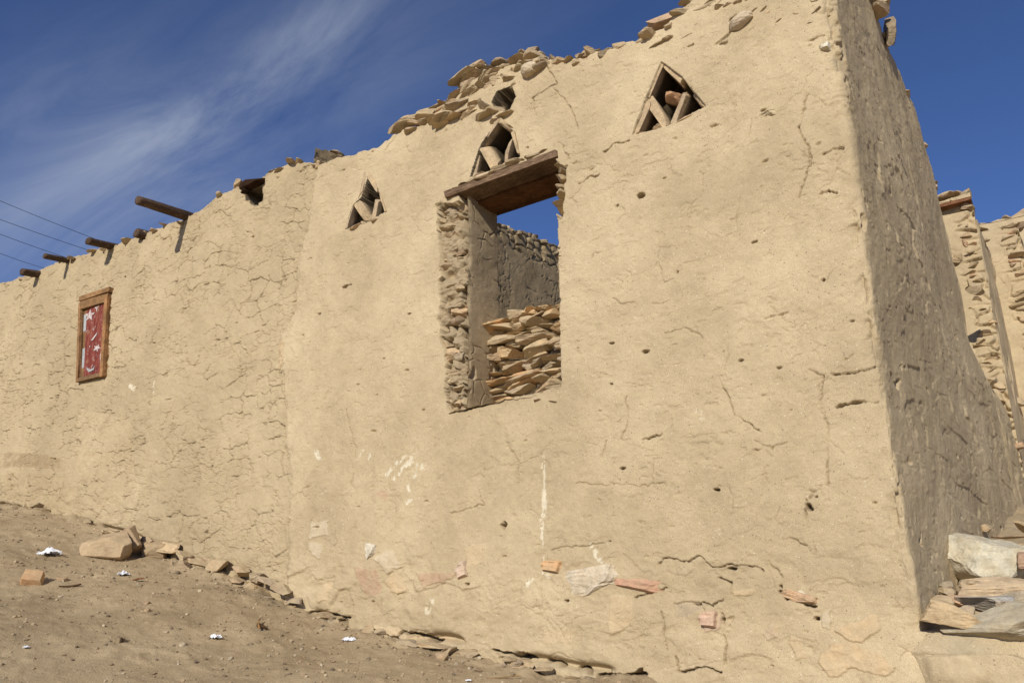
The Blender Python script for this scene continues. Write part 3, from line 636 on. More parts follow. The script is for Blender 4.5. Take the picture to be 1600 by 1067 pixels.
IZ = topz[-1][None, :] + (zb - topz[-1])[None, :] * iu
iD = 0.02 * fbm(np.broadcast_to(arc * 4, IZ.shape), IZ * 4, 3, 175)
IP = np.stack([inn[None, :, 0] + nrm[None, :, 0] * iD, inn[None, :, 1] + nrm[None, :, 1] * iD, IZ], -1)
allP = np.concatenate([P3, TP, IP], 0); nr_all = allP.shape[0]
# keep: drop the faces of the opening (outer and inner)
po = op[:-1, :-1] & op[1:, :-1] & op[:-1, 1:] & op[1:, 1:]
keep = np.ones((nr_all - 1, nc - 1), bool); keep[:NR - 1] &= ~po
ipx = np.broadcast_to(PL[:, 0][None, :], IZ.shape)
im = inpoly(ipx, IZ, OPEN) & isf[None, :]
pi_ = im[:-1, :-1] | im[1:, :-1] | im[:-1, 1:] | im[1:, 1:]
keep[NR + n_top:] &= ~pi_[:]
cw = np.zeros((nr_all, nc, 4), np.float32); cw[:NR] = CO
cw[NR:, :, :3] = (0.30, 0.225, 0.13); cw[NR:, :, 3] = 0.35
V_, F_, K_ = compact(allP.reshape(-1, 3), gridF(nr_all, nc, keep), cw.reshape(-1, 4))
# front columns run left to right seen from outside
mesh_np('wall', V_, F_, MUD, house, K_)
def wall_y(px, py):
    x, z = xz(px, py); c = int(np.argmin(np.abs(xs - x))); r = int(np.clip((z - zb[c]) / (zt[c] - zb[c]) * (NR - 1), 0, NR - 1)); return -float(D[r, c])

# ---- sheets in depth: jamb, sill, partition wall and the neighbours
def sheet(name, org, u, v, nrm_, nu, nv, disp, mat, parent, colf=None, edge=None, flip=False):
    """u, v: full edge vectors; disp(a, b) relief in metres with a, b in metres"""
    u = np.array(u, float); v = np.array(v, float); lu = np.linalg.norm(u); lv = np.linalg.norm(v)
    A, B = np.meshgrid(np.linspace(0, 1, nu), np.linspace(0, 1, nv))
    B2 = B if edge is None else B * edge(A * lu)
    dd = disp(A * lu, B2 * lv)
    P = np.array(org)[None, None, :] + A[..., None] * u + B2[..., None] * v + dd[..., None] * np.array(nrm_, float)
    c = np.zeros(A.shape + (4,), np.float32)
    if colf is not None: c[...] = colf(A * lu, B2 * lv)
    return mesh_np(name, P.reshape(-1, 3), gridF(nv, nu, flip=flip), mat, parent, c.reshape(-1, 4))
jx0 = OPEN[0][0]; jb = xz(721, 642); jt = xz(722, 312)
def jamb_d(a, b):
    f1, f2, cid = voro(a * 4 + 0.6 * fbm(b * 5, a * 5, 2, 7), b * 8 + 0.6 * fbm(a * 6, b * 6, 2, 9), 201)
    return 0.010 * fbm(a * 2, b * 2.5, 3, 203) + 0.004 * fbm(a * 8, b * 12, 4, 205) - 0.007 * np.clip(1 - (f2 - f1) / 0.07, 0, 1) * sst(fbm(a * 5, b * 3, 2, 207), -0.1, 0.3) - 0.02 * np.exp(-(a / 0.02) ** 2) * np.abs(fbm(b * 9, a, 3, 209)) - 0.03 * sst(0.6 - b, 0.1, 0.35) * sst(fbm(a * 7, b * 5, 3, 211), 0.05, 0.2)
sheet('jamb', (jb[0] + 0.03, 0.035, jb[1] - 0.05), (0.0, TH - 0.06, 0), (jt[0] - jb[0], 0, jt[1] - jb[1] + 0.09), (1, 0, 0), 80, 330, jamb_d, MUD, house, lambda a, b: np.stack([0 * a + .33, 0 * a + .25, 0 * a + .155, np.clip(0.55 + 0.5 * fbm(a * 5, b * 3, 3, 213), 0.15, 0.95)], -1))
# exposed courses beside the jamb
rng = random.Random(5)
def earthtint(r=rng, dark=1.0):
    c = r.choice([(0.40, 0.30, 0.185), (0.44, 0.335, 0.21), (0.36, 0.27, 0.17), (0.47, 0.35, 0.21), (0.38, 0.28, 0.19), (0.42, 0.30, 0.18), (0.33, 0.26, 0.18)])
    k = r.uniform(0.85, 1.15) * dark; return tuple(x * k for x in c)
mb = MB(); y = 322
while y < 640:
    h = rng.uniform(8, 17); x = 686 + (4 if y > 360 else 0) + (4 if y > 560 else 0) + rng.uniform(-4, 4)
    gap = (388 < y < 398) or (500 < y < 512) or (448 < y < 455)
    while x < 722:
        w = rng.uniform(14, 34); w = min(w, 728 - x)
        c = at(x + w / 2, y + h / 2, 0.07); s = np.linalg.norm(c - CAM) / FPX
        if not gap: mb.rock((c[0], 0.10 + rng.uniform(-.02, .025), c[2]), (w * s * 1.6, 0.15, h * s * 1.25), (rng.uniform(-.12, .12), rng.uniform(-.10, .10), rng.uniform(-.2, .2)), rng.randrange(9999), earthtint(), 3, 12, 0.10)
        x += w * 0.9
    y += h * 0.93
mb.each('jamb_stone', WROCK, house)
mb = MB()
for (px, py, w, h) in [(874, 256, 16, 12), (876, 268, 14, 10), (875, 279, 13, 12), (874, 292, 12, 11), (872, 304, 11, 9), (868, 316, 12, 10), (873, 327, 11, 9), (879, 245, 10, 7), (880, 405, 16, 7), (877, 390, 9, 6), (876, 445, 9, 12), (879, 372, 8, 8), (878, 560, 8, 12), (862, 640, 14, 6), (840, 628, 18, 6), (866, 628, 14, 6)]:
    c = at(px, py, 0.02); s = np.linalg.norm(c - CAM) / FPX
    mb.rock((c[0] + .01, 0.045, c[2]), (w * s * 1.5, 0.14, h * s * 1.05), (rng.uniform(-.2, .2), rng.uniform(-.2, .1), rng.uniform(-.2, .2)), rng.randrange(9999), earthtint(), 3, 12, 0.08)
mb.each('jamb_stone', WROCK, house)
# dry-stone infill in the lower half of the opening
mb = MB(); xl = at(752, 600, 0.3)[0]; xr = at(884, 560, 0.3)[0]; zlo = at(800, 640, 0.3)[2] - 0.02; zhi = at(810, 498, 0.3)[2]
z = zlo
while z < zhi + 0.02:
    h = rng.uniform(0.024, 0.060); x = xl + rng.uniform(-.06, 0)
    last = z > zhi - 0.06
    while x < xr:
        w = rng.uniform(0.09, 0.30) * (1.25 if last else 1)
        tint = earthtint(); 
        if last or rng.random() < 0.2: tint = rng.choice([(0.52, 0.36, 0.20), (0.55, 0.34, 0.17), (0.46, 0.33, 0.21)])
        mb.rock((x + w / 2, 0.33 + rng.uniform(-.04, .035), z + h / 2 + rng.uniform(-.008, .008) + 0.035 * (x - xl)), (w * 1.18, 0.20, h * rng.uniform(1.1, 1.7)), (rng.uniform(-.15, .15), rng.uniform(-.20, .06), rng.uniform(-.3, .3)), rng.randrange(9999), tint, 4, 12, 0.12)
        x += w * 0.92
    z += h * 0.92
for (px, py, w, h, tl) in [(786, 510, 38, 16, -.2), (805, 494, 40, 18, -.3), (838, 500, 44, 22, -.35), (862, 490, 34, 16, -.15), (822, 488, 26, 14, .1), (766, 513, 22, 16, .2), (790, 530, 50, 14, -.1)]:
    c = at(px, py, 0.27); s = np.linalg.norm(c - CAM) / FPX
    mb.rock((c[0], 0.30, c[2]), (w * s * 1.25, 0.22, h * s * 1.1), (rng.uniform(-.2, .2), -tl * 0.5, rng.uniform(-.3, .3)), rng.randrange(9999), rng.choice([(0.52, 0.35, 0.19), (0.50, 0.38, 0.24), (0.56, 0.36, 0.17)]), 3, 10, 0.05)
o = mb.build('stone_infill', WROCK, house); tag(o, 'dry stacked stones closing the lower half of the opening')
# sill: crumbled clay shelf
def sill_d(a, b): return 0.015 * fbm(a * 5, b * 5, 3, 221) + 0.012 * fbm(a * 18, b * 18, 3, 223) - 0.05 * b * 0
sl0 = at(700, 640); sl1 = at(880, 604)
sheet('sill', (sl0[0], 0.0, sl0[2] - 0.012), (sl1[0] - sl0[0], 0, sl1[2] - sl0[2]), (0, TH, 0.06), (0, 0, 1), 150, 60, sill_d, MUD, house)

# ---- lintel of two planks
lt = []
zl0 = at(706, 301)[2]; zl1 = at(868, 241)[2]; xa = at(698, 304)[0]; xb = at(873, 240)[0]
lm = MB(); board(lm, (xa, 0.055, zl0 - 0.012), (xb, 0.055, zl1 - 0.012), (0, 1, 0), 0.16, 0.048, 3, (1.5, 1.45, 1.4), nl=60, nw=14, warp=0.008)
lintel = lm.build('lintel', LWOOD, house, smooth=False)
lm = MB(); board(lm, (xa + 0.03, 0.238, zl0 - 0.034), (xb + 0.03, 0.238, zl1 - 0.034), (0, 1, 0), 0.17, 0.05, 5, (1.35, 0.92, 0.62), nl=60, nw=14, warp=0.006); lm.build('plank', LWOOD, lintel)
lm = MB(); board(lm, (xa - 0.03, 0.37, zl0 - 0.01), (xb + 0.04, 0.37, zl1 - 0.01), (0, 1, 0), 0.08, 0.055, 7, (1.2, 0.85, 0.6), nl=50, nw=8, warp=0.006); lm.build('plank', LWOOD, lintel)
mb = MB()     # clay and thin stones bedded on the lintel
for i in range(13):
    u = (i + rng.random() * .5) / 13; px = 712 + u * 145; py = 293 - u * 57
    c = at(px, py, 0); mb.rock((c[0], 0.045, c[2] + rng.uniform(0.0, 0.012)), (rng.uniform(.08, .17), .15, rng.uniform(.018, .034)), (rng.uniform(-.1, .1), rng.uniform(-.15, .05), rng.uniform(-.3, .3)), rng.randrange(999), earthtint(), 3, 11, 0.08)
for (px, py, w, h, tl) in [(790, 262, 40, 7, .28), (775, 272, 30, 6, .2), (805, 253, 28, 7, .25), (760, 277, 30, 8, .1)]:
    c = at(px, py, 0); s = np.linalg.norm(c - CAM) / FPX; mb.rock((c[0], 0.02, c[2]), (w * s * 1.3, 0.14, h * s), (0, -.08, .15), rng.randrange(999), (0.52, 0.41, 0.28), 3, 9, 0.05)
mb.each('bedding_stone', WROCK, house)

# ---- triangular vents made of leaning slabs
def slab(parent, p0, p1, tpx, depth=0.24, seed=0, tint=(0.43, 0.325, 0.20), yo=0.0):
    a = at(*p0); b = at(*p1); L = math.hypot(b[0] - a[0], b[2] - a[2]); s = np.linalg.norm((a + b) / 2 - CAM) / FPX
    th = math.atan2(b[2] - a[2], b[0] - a[0]); m = MB()
    V, F = rockV((L * 1.08, depth, tpx * s), seed, 4, 3, 0.03, 0, 1.0)
    q = np.array([L * 1.04, depth, tpx * s]) / 2
    V = np.sign(V) * (np.abs(V / q) ** 0.6) * q      # squarer slabs
    V = np.clip(V, -q * 0.93, q * 0.93) * (1 + 0.06 * noise3(V * 30, 1.0, seed))[:, None]
    c, sn = math.cos(th), math.sin(th)
    X = V[:, 0] * c - V[:, 2] * sn; Z = V[:, 0] * sn + V[:, 2] * c
    V = np.stack([X + (a[0] + b[0]) / 2, V[:, 1] + depth / 2 - 0.012 + yo, Z + (a[2] + b[2]) / 2], 1)
    m.add(V, F, tint); f_ = np.clip((V[:, 1] - .035) / .03, 0, 1)[:, None]; m.K[-1][:, :3] *= (1 - .78 * f_); return m.build('slab', SROCK, parent)  # slab colour darkens with depth: the vent's inner shade, painted in
def vent(base, slabs, label):
    m = MB()
    for (px, py, w, h, ry, t) in base:
        c = at(px, py); s = np.linalg.norm(c - CAM) / FPX
        m.rock((c[0], 0.06, c[2]), (w * s * 1.25, 0.17, h * s), (0, ry, rng.uniform(-.1, .1)), rng.randrange(999), t, 3, 10, 0.07)
    v = m.build('triangular_vent', ROCK, house); tag(v, label)
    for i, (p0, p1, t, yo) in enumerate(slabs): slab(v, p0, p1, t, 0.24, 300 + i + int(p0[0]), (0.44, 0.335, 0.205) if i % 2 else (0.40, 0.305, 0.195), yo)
T1 = (0.42, 0.31, 0.19); T2 = (0.50, 0.37, 0.23); T3 = (0.43, 0.26, 0.16)
vent([(1078, 184, 60, 14, -.2, T2), (1030, 206, 50, 10, -.15, T1), (1012, 218, 50, 10, -.1, T3), (1055, 198, 20, 14, -.3, T2), (1000, 208, 20, 8, .1, T1), (1048, 150, 17, 26, .1, (0.46, 0.27, 0.15)), (1030, 196, 18, 16, 0, T1)],
     [((1036, 96), (1011, 154), 9, 0), ((1034, 97), (1070, 130), 10, 0), ((1014, 158), (989, 213), 15, 0), ((1012, 153), (1042, 196), 16, 0.01), ((1074, 134), (1050, 194), 14, 0.01), ((1080, 136), (1105, 172), 11, 0)], 'largest triangular vent nearest the house corner with a brown stone inside')
vent([(745, 277, 26, 8, -.2, T2), (795, 256, 34, 7, -.25, T2), (770, 266, 20, 8, -.2, T1)],
     [((779, 186), (752, 226), 9, 0.0), ((778, 186), (800, 204), 9, 0), ((745, 236), (736, 276), 10, 0), ((755, 226), (775, 262), 20, 0.01), ((799, 200), (786, 252), 12, 0.01), ((801, 206), (811, 246), 6, 0)], 'middle triangular vent of leaning slabs right above the timber lintel')
vent([(557, 355, 30, 8, -.1, T2), (588, 343, 26, 7, -.35, T2), (569, 350, 12, 12, 0, (0.56, 0.44, 0.28))],
     [((572, 268), (562, 314), 8, 0), ((574, 270), (592, 298), 9, 0), ((552, 318), (540, 360), 5, 0), ((557, 314), (573, 342), 17, 0.01), ((591, 298), (582, 344), 9, 0.01), ((593, 304), (602, 332), 6, 0)], 'smallest triangular vent left of the opening near the plaster seam')

# ---- roof beams
def beam(tip, base, yproj, r0, r1, label, seed, squash=1.0):
    b = at(*base, 0.0); a = at(*tip, -yproj)
    d = (b - a) / np.linalg.norm(b - a); m = MB(); log(m, a, b + d * 0.3, r0, r1, seed, (1, 1, 1), squash=squash)
    o = m.build('roof_beam', DWOOD, house, smooth=True); tag(o, label)
def projY(tip, xb_):
    """how far out a tip stands if the beam runs straight out of the wall"""
    d = raydir(*tip); t = (xb_ - CAM[0]) / d[0]; return -(CAM[1] + d[1] * t)
for tip, base, r0, r1, lab, sd, sq in [
    ((214, 315), (288, 336), .042, .048, 'long round beam end jutting furthest out of the wall top', 1, 0.9),
    ((136, 376), (168, 382), .044, .042, 'squared dark beam end above the red shutter', 2, 0.75),
    ((69, 400), (103, 407), .028, .034, 'thin round beam end second from the left frame edge', 3, 1.0),
    ((35, 426), (54, 428), .045, .045, 'stubby dark beam end furthest left', 4, 0.85)]:
    xb_ = at(*base)[0]; beam(tip, base, min(0.7, max(0.08, projY(tip, xb_))), r0, r1, lab, sd, sq)
m = MB(); c = at(218, 366, 0); log(m, (c[0], -0.035, c[2] + .005), (c[0], 0.2, c[2]), .045, .045, 6, squash=1.0); tag(m.build('roof_beam', DWOOD, house, True), 'short sawn beam end between the long beam and the squared beam')
m = MB(); c = at(398, 290, 0); m.rock((c[0], -.02, c[2] + .005), (.24, .20, .12), (0.2, -.25, .5), 77, (0.34, 0.24, 0.14), 4, 7, 0.04); m.rock((c[0] - .06, -.03, c[2] - .03), (.12, .10, .07), (0.2, -.1, .2), 78, (0.26, 0.18, 0.11), 3, 7, 0.04)
tag(m.build('roof_beam', DWOOD, house), 'split beam stump in a broken hole of the wall top')

# ---- small window with the red shutter
wTL, wTR, wBR, wBL = at(124, 463), at(169, 450), at(160, 587), at(119, 597)
def wp(u, v, y=0.0):
    p = (wTL * (1 - u) + wTR * u) * (1 - v) + (wBL * (1 - u) + wBR * u) * v; return np.array([p[0], y, p[2]])
DY = 0.0
m = MB(); board(m, wp(0.03, 0.08, .03), wp(0.03, 1.0, .03), (1, 0, 0), .030, .07, 11, nl=30, warp=.008); board(m, wp(.955, 0.08, .03), wp(.955, 1.0, .03), (1, 0, 0), .045, .065, 12, (1.1, 1.05, 1), nl=30, warp=.008)
win = m.build('window', VWOOD, house); tag(win, 'small window set in the left stretch of wall')
m = MB(); board(m, wp(-.0, .035, .030), wp(1.05, .02, .030), (0, 0, 1), .045, .07, 13, nl=30, warp=.007); board(m, wp(0.02, .115, .026), wp(1.0, .11, .026), (0, 0, 1), .085, .055, 14, (0.85, .85, .85), nl=30, warp=.006); m.build('lintel_board', TWOOD, win)
m = MB(); board(m, wp(.02, .98, .034), wp(.98, .98, .034), (0, 0, 1), .035, .07, 15, (0.7, .75, .85), nl=30); m.build('sill_board', TWOOD, win)
m = MB(); board(m, wp(.155, .17, .055), wp(.155, .97, .055), (1, 0, 0), .06, .05, 16, (.9, .9, .9), nl=30)
for v0, v1 in ((.22, .42), (.62, .84)): board(m, wp(.150, v0, .028), wp(.150, v1, .028), (1, 0, 0), .048, .006, 17, (1, 1, 1), m=1, nl=12, warp=.001)
m.build('hinge_stile', VWOOD, win, mats=[VWOOD, GREYP])
m = MB()
board(m, wp(.355, .17, .034), wp(.355, .975, .034), (1, 0, 0), .14, .022, 18, nl=40, warp=.003)
board(m, wp(.61, .17, .036), wp(.61, .975, .036), (1, 0, 0), .135, .022, 19, nl=40, warp=.003)
board(m, wp(.825, .16, .032), wp(.825, .975, .032), (1, 0, 0), .095, .022, 20, nl=40, warp=.003)
def flat(mm, pts, y, mi):
    V = [wp(u, v, y) for u, v in pts] + [wp(u, v, y + .003) for u, v in pts]; n = len(pts)
    F = [tuple(range(n)), tuple(range(n, 2 * n))[::-1]] + [(i, n + i, n + (i + 1) % n, (i + 1) % n) for i in range(n)]
    mm.add(V, F, (1, 1, 1), mi)
def star(cu, cv, ru, rv, r0=0.42, ph=0.1):
    return [(cu + ru * (1 if i % 2 == 0 else r0) * math.sin(ph + i * math.pi / 5), cv - rv * (1 if i % 2 == 0 else r0) * math.cos(ph + i * math.pi / 5)) for i in range(10)]
YF = .018
flat(m, star(.335, .255, .19, .075), YF, 1)
flat(m, [(.50, .175), (.66, .17), (.61, .195), (.58, .235), (.555, .20)], YF + .001, 1)
flat(m, star(.66, .66, .15, .045, .45, .5), YF + .001, 1)
flat(m, [(.42, .56), (.52, .52), (.66, .475), (.60, .515), (.50, .555)], YF, 1)
flat(m, [(.84, .30), (.88, .25), (.87, .34), (.85, .36)], YF - .002, 1); flat(m, [(.80, .76), (.84, .66), (.86, .72), (.82, .85)], YF - .002, 1)
flat(m, [(.37, .62), (.41, .61), (.40, .64)], YF, 1); flat(m, [(.30, .84), (.33, .86), (.44, .885), (.56, .88), (.62, .85), (.58, .90), (.42, .91), (.32, .88)], YF, 2)
o = m.build('shutter', RED, win, mats=[RED, WHITEP, GREYP]); tag(o, 'worn red plank shutter with white painted stars')

# ---- partition wall inside, running back from behind the opening
px0 = -4.4
def part_d(a, b):
    f1, f2, c = voro(a * 6 + .5 * fbm(a * 5, b * 5, 2, 3), b * 11 + .4 * fbm(a * 6, b * 6, 2, 4), 231); tp = sst(b + .1 * fbm(a * 3, a * 0, 2, 8), 4.55, 4.62)
    g1, g2, c2 = voro(a * 9 + .8 * fbm(a * 5, b * 5, 2, 13), b * 5, 233)
    return tp * (0.05 * sst(f2 - f1, 0, .25) * (0.4 + .6 * c) - 0.035) + (1 - tp) * (-.0 + 0.008 * fbm(a * 4, b * 4, 3, 235) + 0.004 * fbm(a * 16, b * 16, 3, 236) - .014 * np.clip(1 - (g2 - g1) / .08, 0, 1) * sst(fbm(a * 4, b * 3, 2, 237), -.1, .25))
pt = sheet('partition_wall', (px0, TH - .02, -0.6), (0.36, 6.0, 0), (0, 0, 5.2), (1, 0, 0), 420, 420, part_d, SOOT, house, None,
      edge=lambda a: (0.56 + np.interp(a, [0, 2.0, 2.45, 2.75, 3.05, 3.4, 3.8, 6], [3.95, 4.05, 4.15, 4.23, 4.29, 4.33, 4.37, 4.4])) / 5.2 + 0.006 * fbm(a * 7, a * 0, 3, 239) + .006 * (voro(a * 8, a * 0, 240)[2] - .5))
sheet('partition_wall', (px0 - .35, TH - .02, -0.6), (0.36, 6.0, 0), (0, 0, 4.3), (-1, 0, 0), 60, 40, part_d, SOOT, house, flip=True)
mb = MB()
for i in range(110):
    a = rng.uniform(0, 5.5); zz = float(np.interp(a, [0, 2.0, 2.45, 2.75, 3.05, 3.4, 3.8, 6], [3.95, 4.05, 4.15, 4.23, 4.29, 4.33, 4.37, 4.4])) - .03
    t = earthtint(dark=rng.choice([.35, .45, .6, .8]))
    mb.rock((px0 + .06 * a - rng.uniform(.01, .34), TH + a, zz + rng.uniform(-.16, .04)), (rng.uniform(.12, .24), rng.uniform(.10, .26), rng.uniform(.05, .11)), (rng.uniform(-.25, .25), rng.uniform(-.25, .25), rng.uniform(-1, 1)), rng.randrange(9999), t, 2, 10, .06)
part_cop = mb
# back wall of the room
sheet('back_wall', (-9.0, 6.2, -0.3), (9.2, 0, 0), (0, 0, 3.2), (0, -1, 0), 120, 60, part_d, MUD, house)

# ------------------------------------------------------------------ rubble heads of the wall
# part of the wall: small stones set in clay along its crest
mb = part_cop
def crest(px0_, px1_, n, yj=0.0, dz=(-.03, .035), sz=(.06, .16), hh=(.025, .06)):
    for i in range(n):
        px = px0_ + (px1_ - px0_) * (i + rng.random()) / n
        # find crest point at this px column
        x = at(px, 150)[0]
        for _ in range(8):
            z_ = float(np.interp(x, xs, zt[:icr])); py = project_y(x, 0, z_); x = at(px, py)[0]
        yy = rng.uniform(0.0, 0.3)
        mb.rock((x, yy, z_ + rng.uniform(*dz) + yj), (rng.uniform(*sz), rng.uniform(.08, .2), rng.uniform(*hh)), (rng.uniform(-.3, .3), rng.uniform(-.35, .2), rng.uniform(-1, 1)), rng.randrange(9999), earthtint(), 3, 10, 0.07)
def project(x, y, z):
    d = np.array([x, y, z]) - CAM; f = d[0] * math.cos(HEAD) + d[1] * math.sin(HEAD); r = d[0] * math.sin(HEAD) - d[1] * math.cos(HEAD)
    u = -f * math.sin(PITCH) + d[2] * math.cos(PITCH); w = f * math.cos(PITCH) + d[2] * math.sin(PITCH)
    return 800 + FPX * r / w, 533.5 - FPX * u / w
def project_y(x, y, z): return project(x, y, z)[1]
crest(0, 340, 34, sz=(.05, .13), hh=(.02, .045), dz=(-.03, .012)); crest(340, 470, 14); crest(470, 610, 18, dz=(-.03, .02), sz=(.05, .12)); crest(610, 900, 46, dz=(-.04, .03)); crest(900, 1100, 26, dz=(-.04, .03), sz=(.05, .14))
# the jumbled stone head left of the middle and the hole in it
for (px, py, w, h, tl, yo) in [
    (706, 150, 22, 14, .5, .0), (722, 140, 28, 14, .4, .0), (742, 112, 36, 18, .3, .08), (735, 128, 26, 20, .2, .03), (760, 120, 24, 12, .7, -.01), (716, 162, 30, 12, .3, 0), (735, 160, 32, 22, .1, .01), (756, 165, 16, 14, 0, -.01),
    (762, 140, 24, 18, .6, .01), (772, 128, 20, 14, .5, 0), (786, 122, 24, 16, .4, 0.01), (800, 128, 14, 18, .2, 0), (778, 158, 16, 20, .1, .08), (770, 172, 22, 10, .2, -.01), (785, 178, 26, 8, .2, -.01), (800, 105, 24, 12, .3, .03), (815, 100, 28, 12, .2, .02),
    (665, 178, 30, 14, .2, .02), (690, 172, 26, 12, .1, .03), (702, 182, 36, 12, .25, -.015), (655, 188, 24, 12, .1, .0), (727, 176, 26, 12, .25, -.01), (755, 180, 30, 8, .25, -.01), (770, 188, 20, 8, .3, -.005), (690, 195, 24, 6, .2, -.005),
    (846, 100, 20, 18, .2, .0), (862, 94, 16, 8, .0, .06), (836, 90, 20, 12, .3, .07), (812, 88, 20, 8, .2, .09), (918, 80, 30, 12, .3, .03), (905, 95, 20, 14, .2, 0), (930, 96, 14, 8, .3, 0), (940, 88, 26, 10, .25, .01), (968, 72, 22, 9, .2, .02), (985, 66, 24, 9, .2, .02),
    (1010, 52, 26, 10, .3, .02), (1022, 70, 34, 10, .35, -.01), (1048, 58, 26, 10, .4, -.005), (1100, 12, 34, 16, .4, .0), (1122, 18, 22, 14, .5, -.005), (1140, 10, 20, 12, .5, -.005), (1085, 8, 20, 12, .2, .02), (1130, 66, 26, 12, .35, -.01), (1112, 5, 26, 9, .3, 0), (1155, 5, 18, 9, .5, 0), (1142, 26, 18, 8, .6, -.01)]:
    c = at(px, py, yo); s = np.linalg.norm(c - CAM) / FPX
    mb.rock((c[0], yo + .05, c[2]), (w * s * 1.35, rng.uniform(.12, .2), h * s * 1.0), (rng.uniform(-.15, .15), -tl * .55, rng.uniform(-.2, .2)), rng.randrange(9999), earthtint(), 3, 9, 0.06)
CP = [(600, 205), (700, 150), (712, 122), (740, 104), (830, 84), (872, 96), (806, 128), (764, 186), (700, 204)]
cnt = 0
while cnt < 60:
    px, py = rng.uniform(598, 872), rng.uniform(84, 206)
    if not inpoly(np.array([px]), np.array([py]), CP)[0] or (762 < px < 808 and 132 < py < 178): continue
    cnt += 1; yo = rng.uniform(.0, .10); c = at(px, py, yo); s = np.linalg.norm(c - CAM) / FPX; w = rng.uniform(20, 54); h = rng.uniform(7, 14)
    mb.rock((c[0], yo + .04, c[2]), (w * s * 1.3, rng.uniform(.12, .22), h * s), (rng.uniform(-.2, .2), rng.uniform(-.35, .1), rng.uniform(-.4, .4)), rng.randrange(9999), earthtint(), 3, 10, .08)
for i in range(26):
    px = rng.uniform(1055, 1290); py = rng.uniform(-10, 40) if px > 1120 else rng.uniform(5, 60)
    if py < 60 - (px - 1055) * 0.8: py = 60 - (px - 1055) * 0.8 + rng.uniform(0, 14)
    py = max(py, -8); c = at(px, py, 0); s = np.linalg.norm(c - CAM) / FPX
    mb.rock((c[0], .062, c[2]), (rng.uniform(16, 34) * s * 1.3, .16, rng.uniform(6, 12) * s), (rng.uniform(-.1, .1), rng.uniform(-.5, 0), rng.uniform(-.2, .2)), rng.randrange(9999), earthtint(), 3, 9, .07)
# stones crowning the side wall
for i in range(60):
    yq = rng.uniform(0.1, 3.5); xq = float(np.interp(yq, SY, SX)); zq = float(np.interp(yq, PL[icr:, 1], zt[icr:]))
    mb.rock((xq - rng.uniform(.02, .38), yq, zq + rng.uniform(-.04, .03)), (rng.uniform(.08, .16), rng.uniform(.1, .22), rng.uniform(.03, .07)), (rng.uniform(-.2, .2), rng.uniform(-.2, .2), rng.uniform(-1, 1)), rng.randrange(9999), earthtint(), 3, 10, .07)
for i in range(26):
    yq = rng.uniform(0.75, 1.45); xq = float(np.interp(yq, SY, SX))
    mb.rock((xq - rng.uniform(-.015, .06), yq, 3.80 + rng.uniform(-.03, .34)), (rng.uniform(.10, .2), rng.uniform(.12, .26), rng.uniform(.04, .09)), (rng.uniform(-.2, .2), rng.uniform(-.2, .3), rng.uniform(-.5, .5)), rng.randrange(9999), earthtint(), 3, 10, .08)
for i in range(40):      # broken end where the side wall drops
    zq = rng.uniform(1.75, 3.6); yq = 3.45 + rng.uniform(-.02, .1) + (0.12 if zq < 2.2 else 0); xq = float(np.interp(yq, SY, SX))
    mb.rock((xq - rng.uniform(.03, .38), yq, zq), (rng.uniform(.08, .18), rng.uniform(.1, .2), rng.uniform(.05, .10)), (rng.uniform(-.2, .2), rng.uniform(-.2, .2), rng.uniform(-1, 1)), rng.randrange(9999), earthtint(), 3, 10, .07)
for i in range(60):
    yq = rng.uniform(3.5, 5.4); xq = float(np.interp(yq, BYY, BXX)) - .05; zq = float(np.interp(yq, PL[icr:, 1], zt[icr:]))
    mb.rock((xq - rng.uniform(-.02, .36), yq, zq + rng.uniform(-.05, .06)), (rng.uniform(.1, .18), rng.uniform(.1, .22), rng.uniform(.07, .13)), (rng.uniform(-.3, .3), rng.uniform(-.3, .3), rng.uniform(-.3, .3)), rng.randrange(9999), earthtint(), 3, 9, .06)
mb.each('coping_stone', WROCK, house, 100)

# stones pressing through the plaster, each a part
for (px, py, w, h, ry, tint, lab) in [
    (921, 908, 84, 34, -.12, (0.52, 0.45, 0.34), 'long pale stone bare in the plaster'), (1000, 914, 66, 30, .18, (0.46, 0.27, 0.18), 'reddish stone bare in the plaster'),
    (866, 889, 38, 22, .1, (0.54, 0.33, 0.17), 'small orange stone bare in the plaster'), (726, 895, 24, 30, -.4, (0.53, 0.40, 0.31), 'pinkish upright stone bare in the plaster'),
    (578, 862, 22, 20, .2, (0.58, 0.53, 0.42), 'small whitish stone bare in the plaster'), (1293, 77, 15, 13, 0, (0.66, 0.62, 0.50), 'white pebble near the top of the corner'),
    (1111, 973, 30, 28, 0, (0.53, 0.36, 0.26), 'squarish pink stone bare in the plaster'), (1250, 934, 50, 12, .28, (0.50, 0.34, 0.21), 'thin peach stone bare in the plaster'),
    (1183, 104, 14, 6, 0, (0.60, 0.55, 0.42), None), (1200, 178, 24, 12, .1, (0.52, 0.44, 0.29), None), (1048, 44, 14, 8, 0, (0.5, .4, .27), None)]:
    c = at(px, py); s = np.linalg.norm(c - CAM) / FPX; m = MB(); yy = min(wall_y(px + a * w * .35, py + b * h * .3) for a in (-1, 0, 1) for b in (-1, 0, 1))
    m.rock((c[0], yy + .030, c[2]), (w * s * 1.38, .11, h * s * 1.3), (0, ry, rng.uniform(-.03, .03)), 3 + int(px) % 7, tuple(min(.8, q * 1.05) for q in tint), 4, 9, .14, 0, .45)
    o = m.build('exposed_stone', ROCK, house)
    if lab: tag(o, lab)
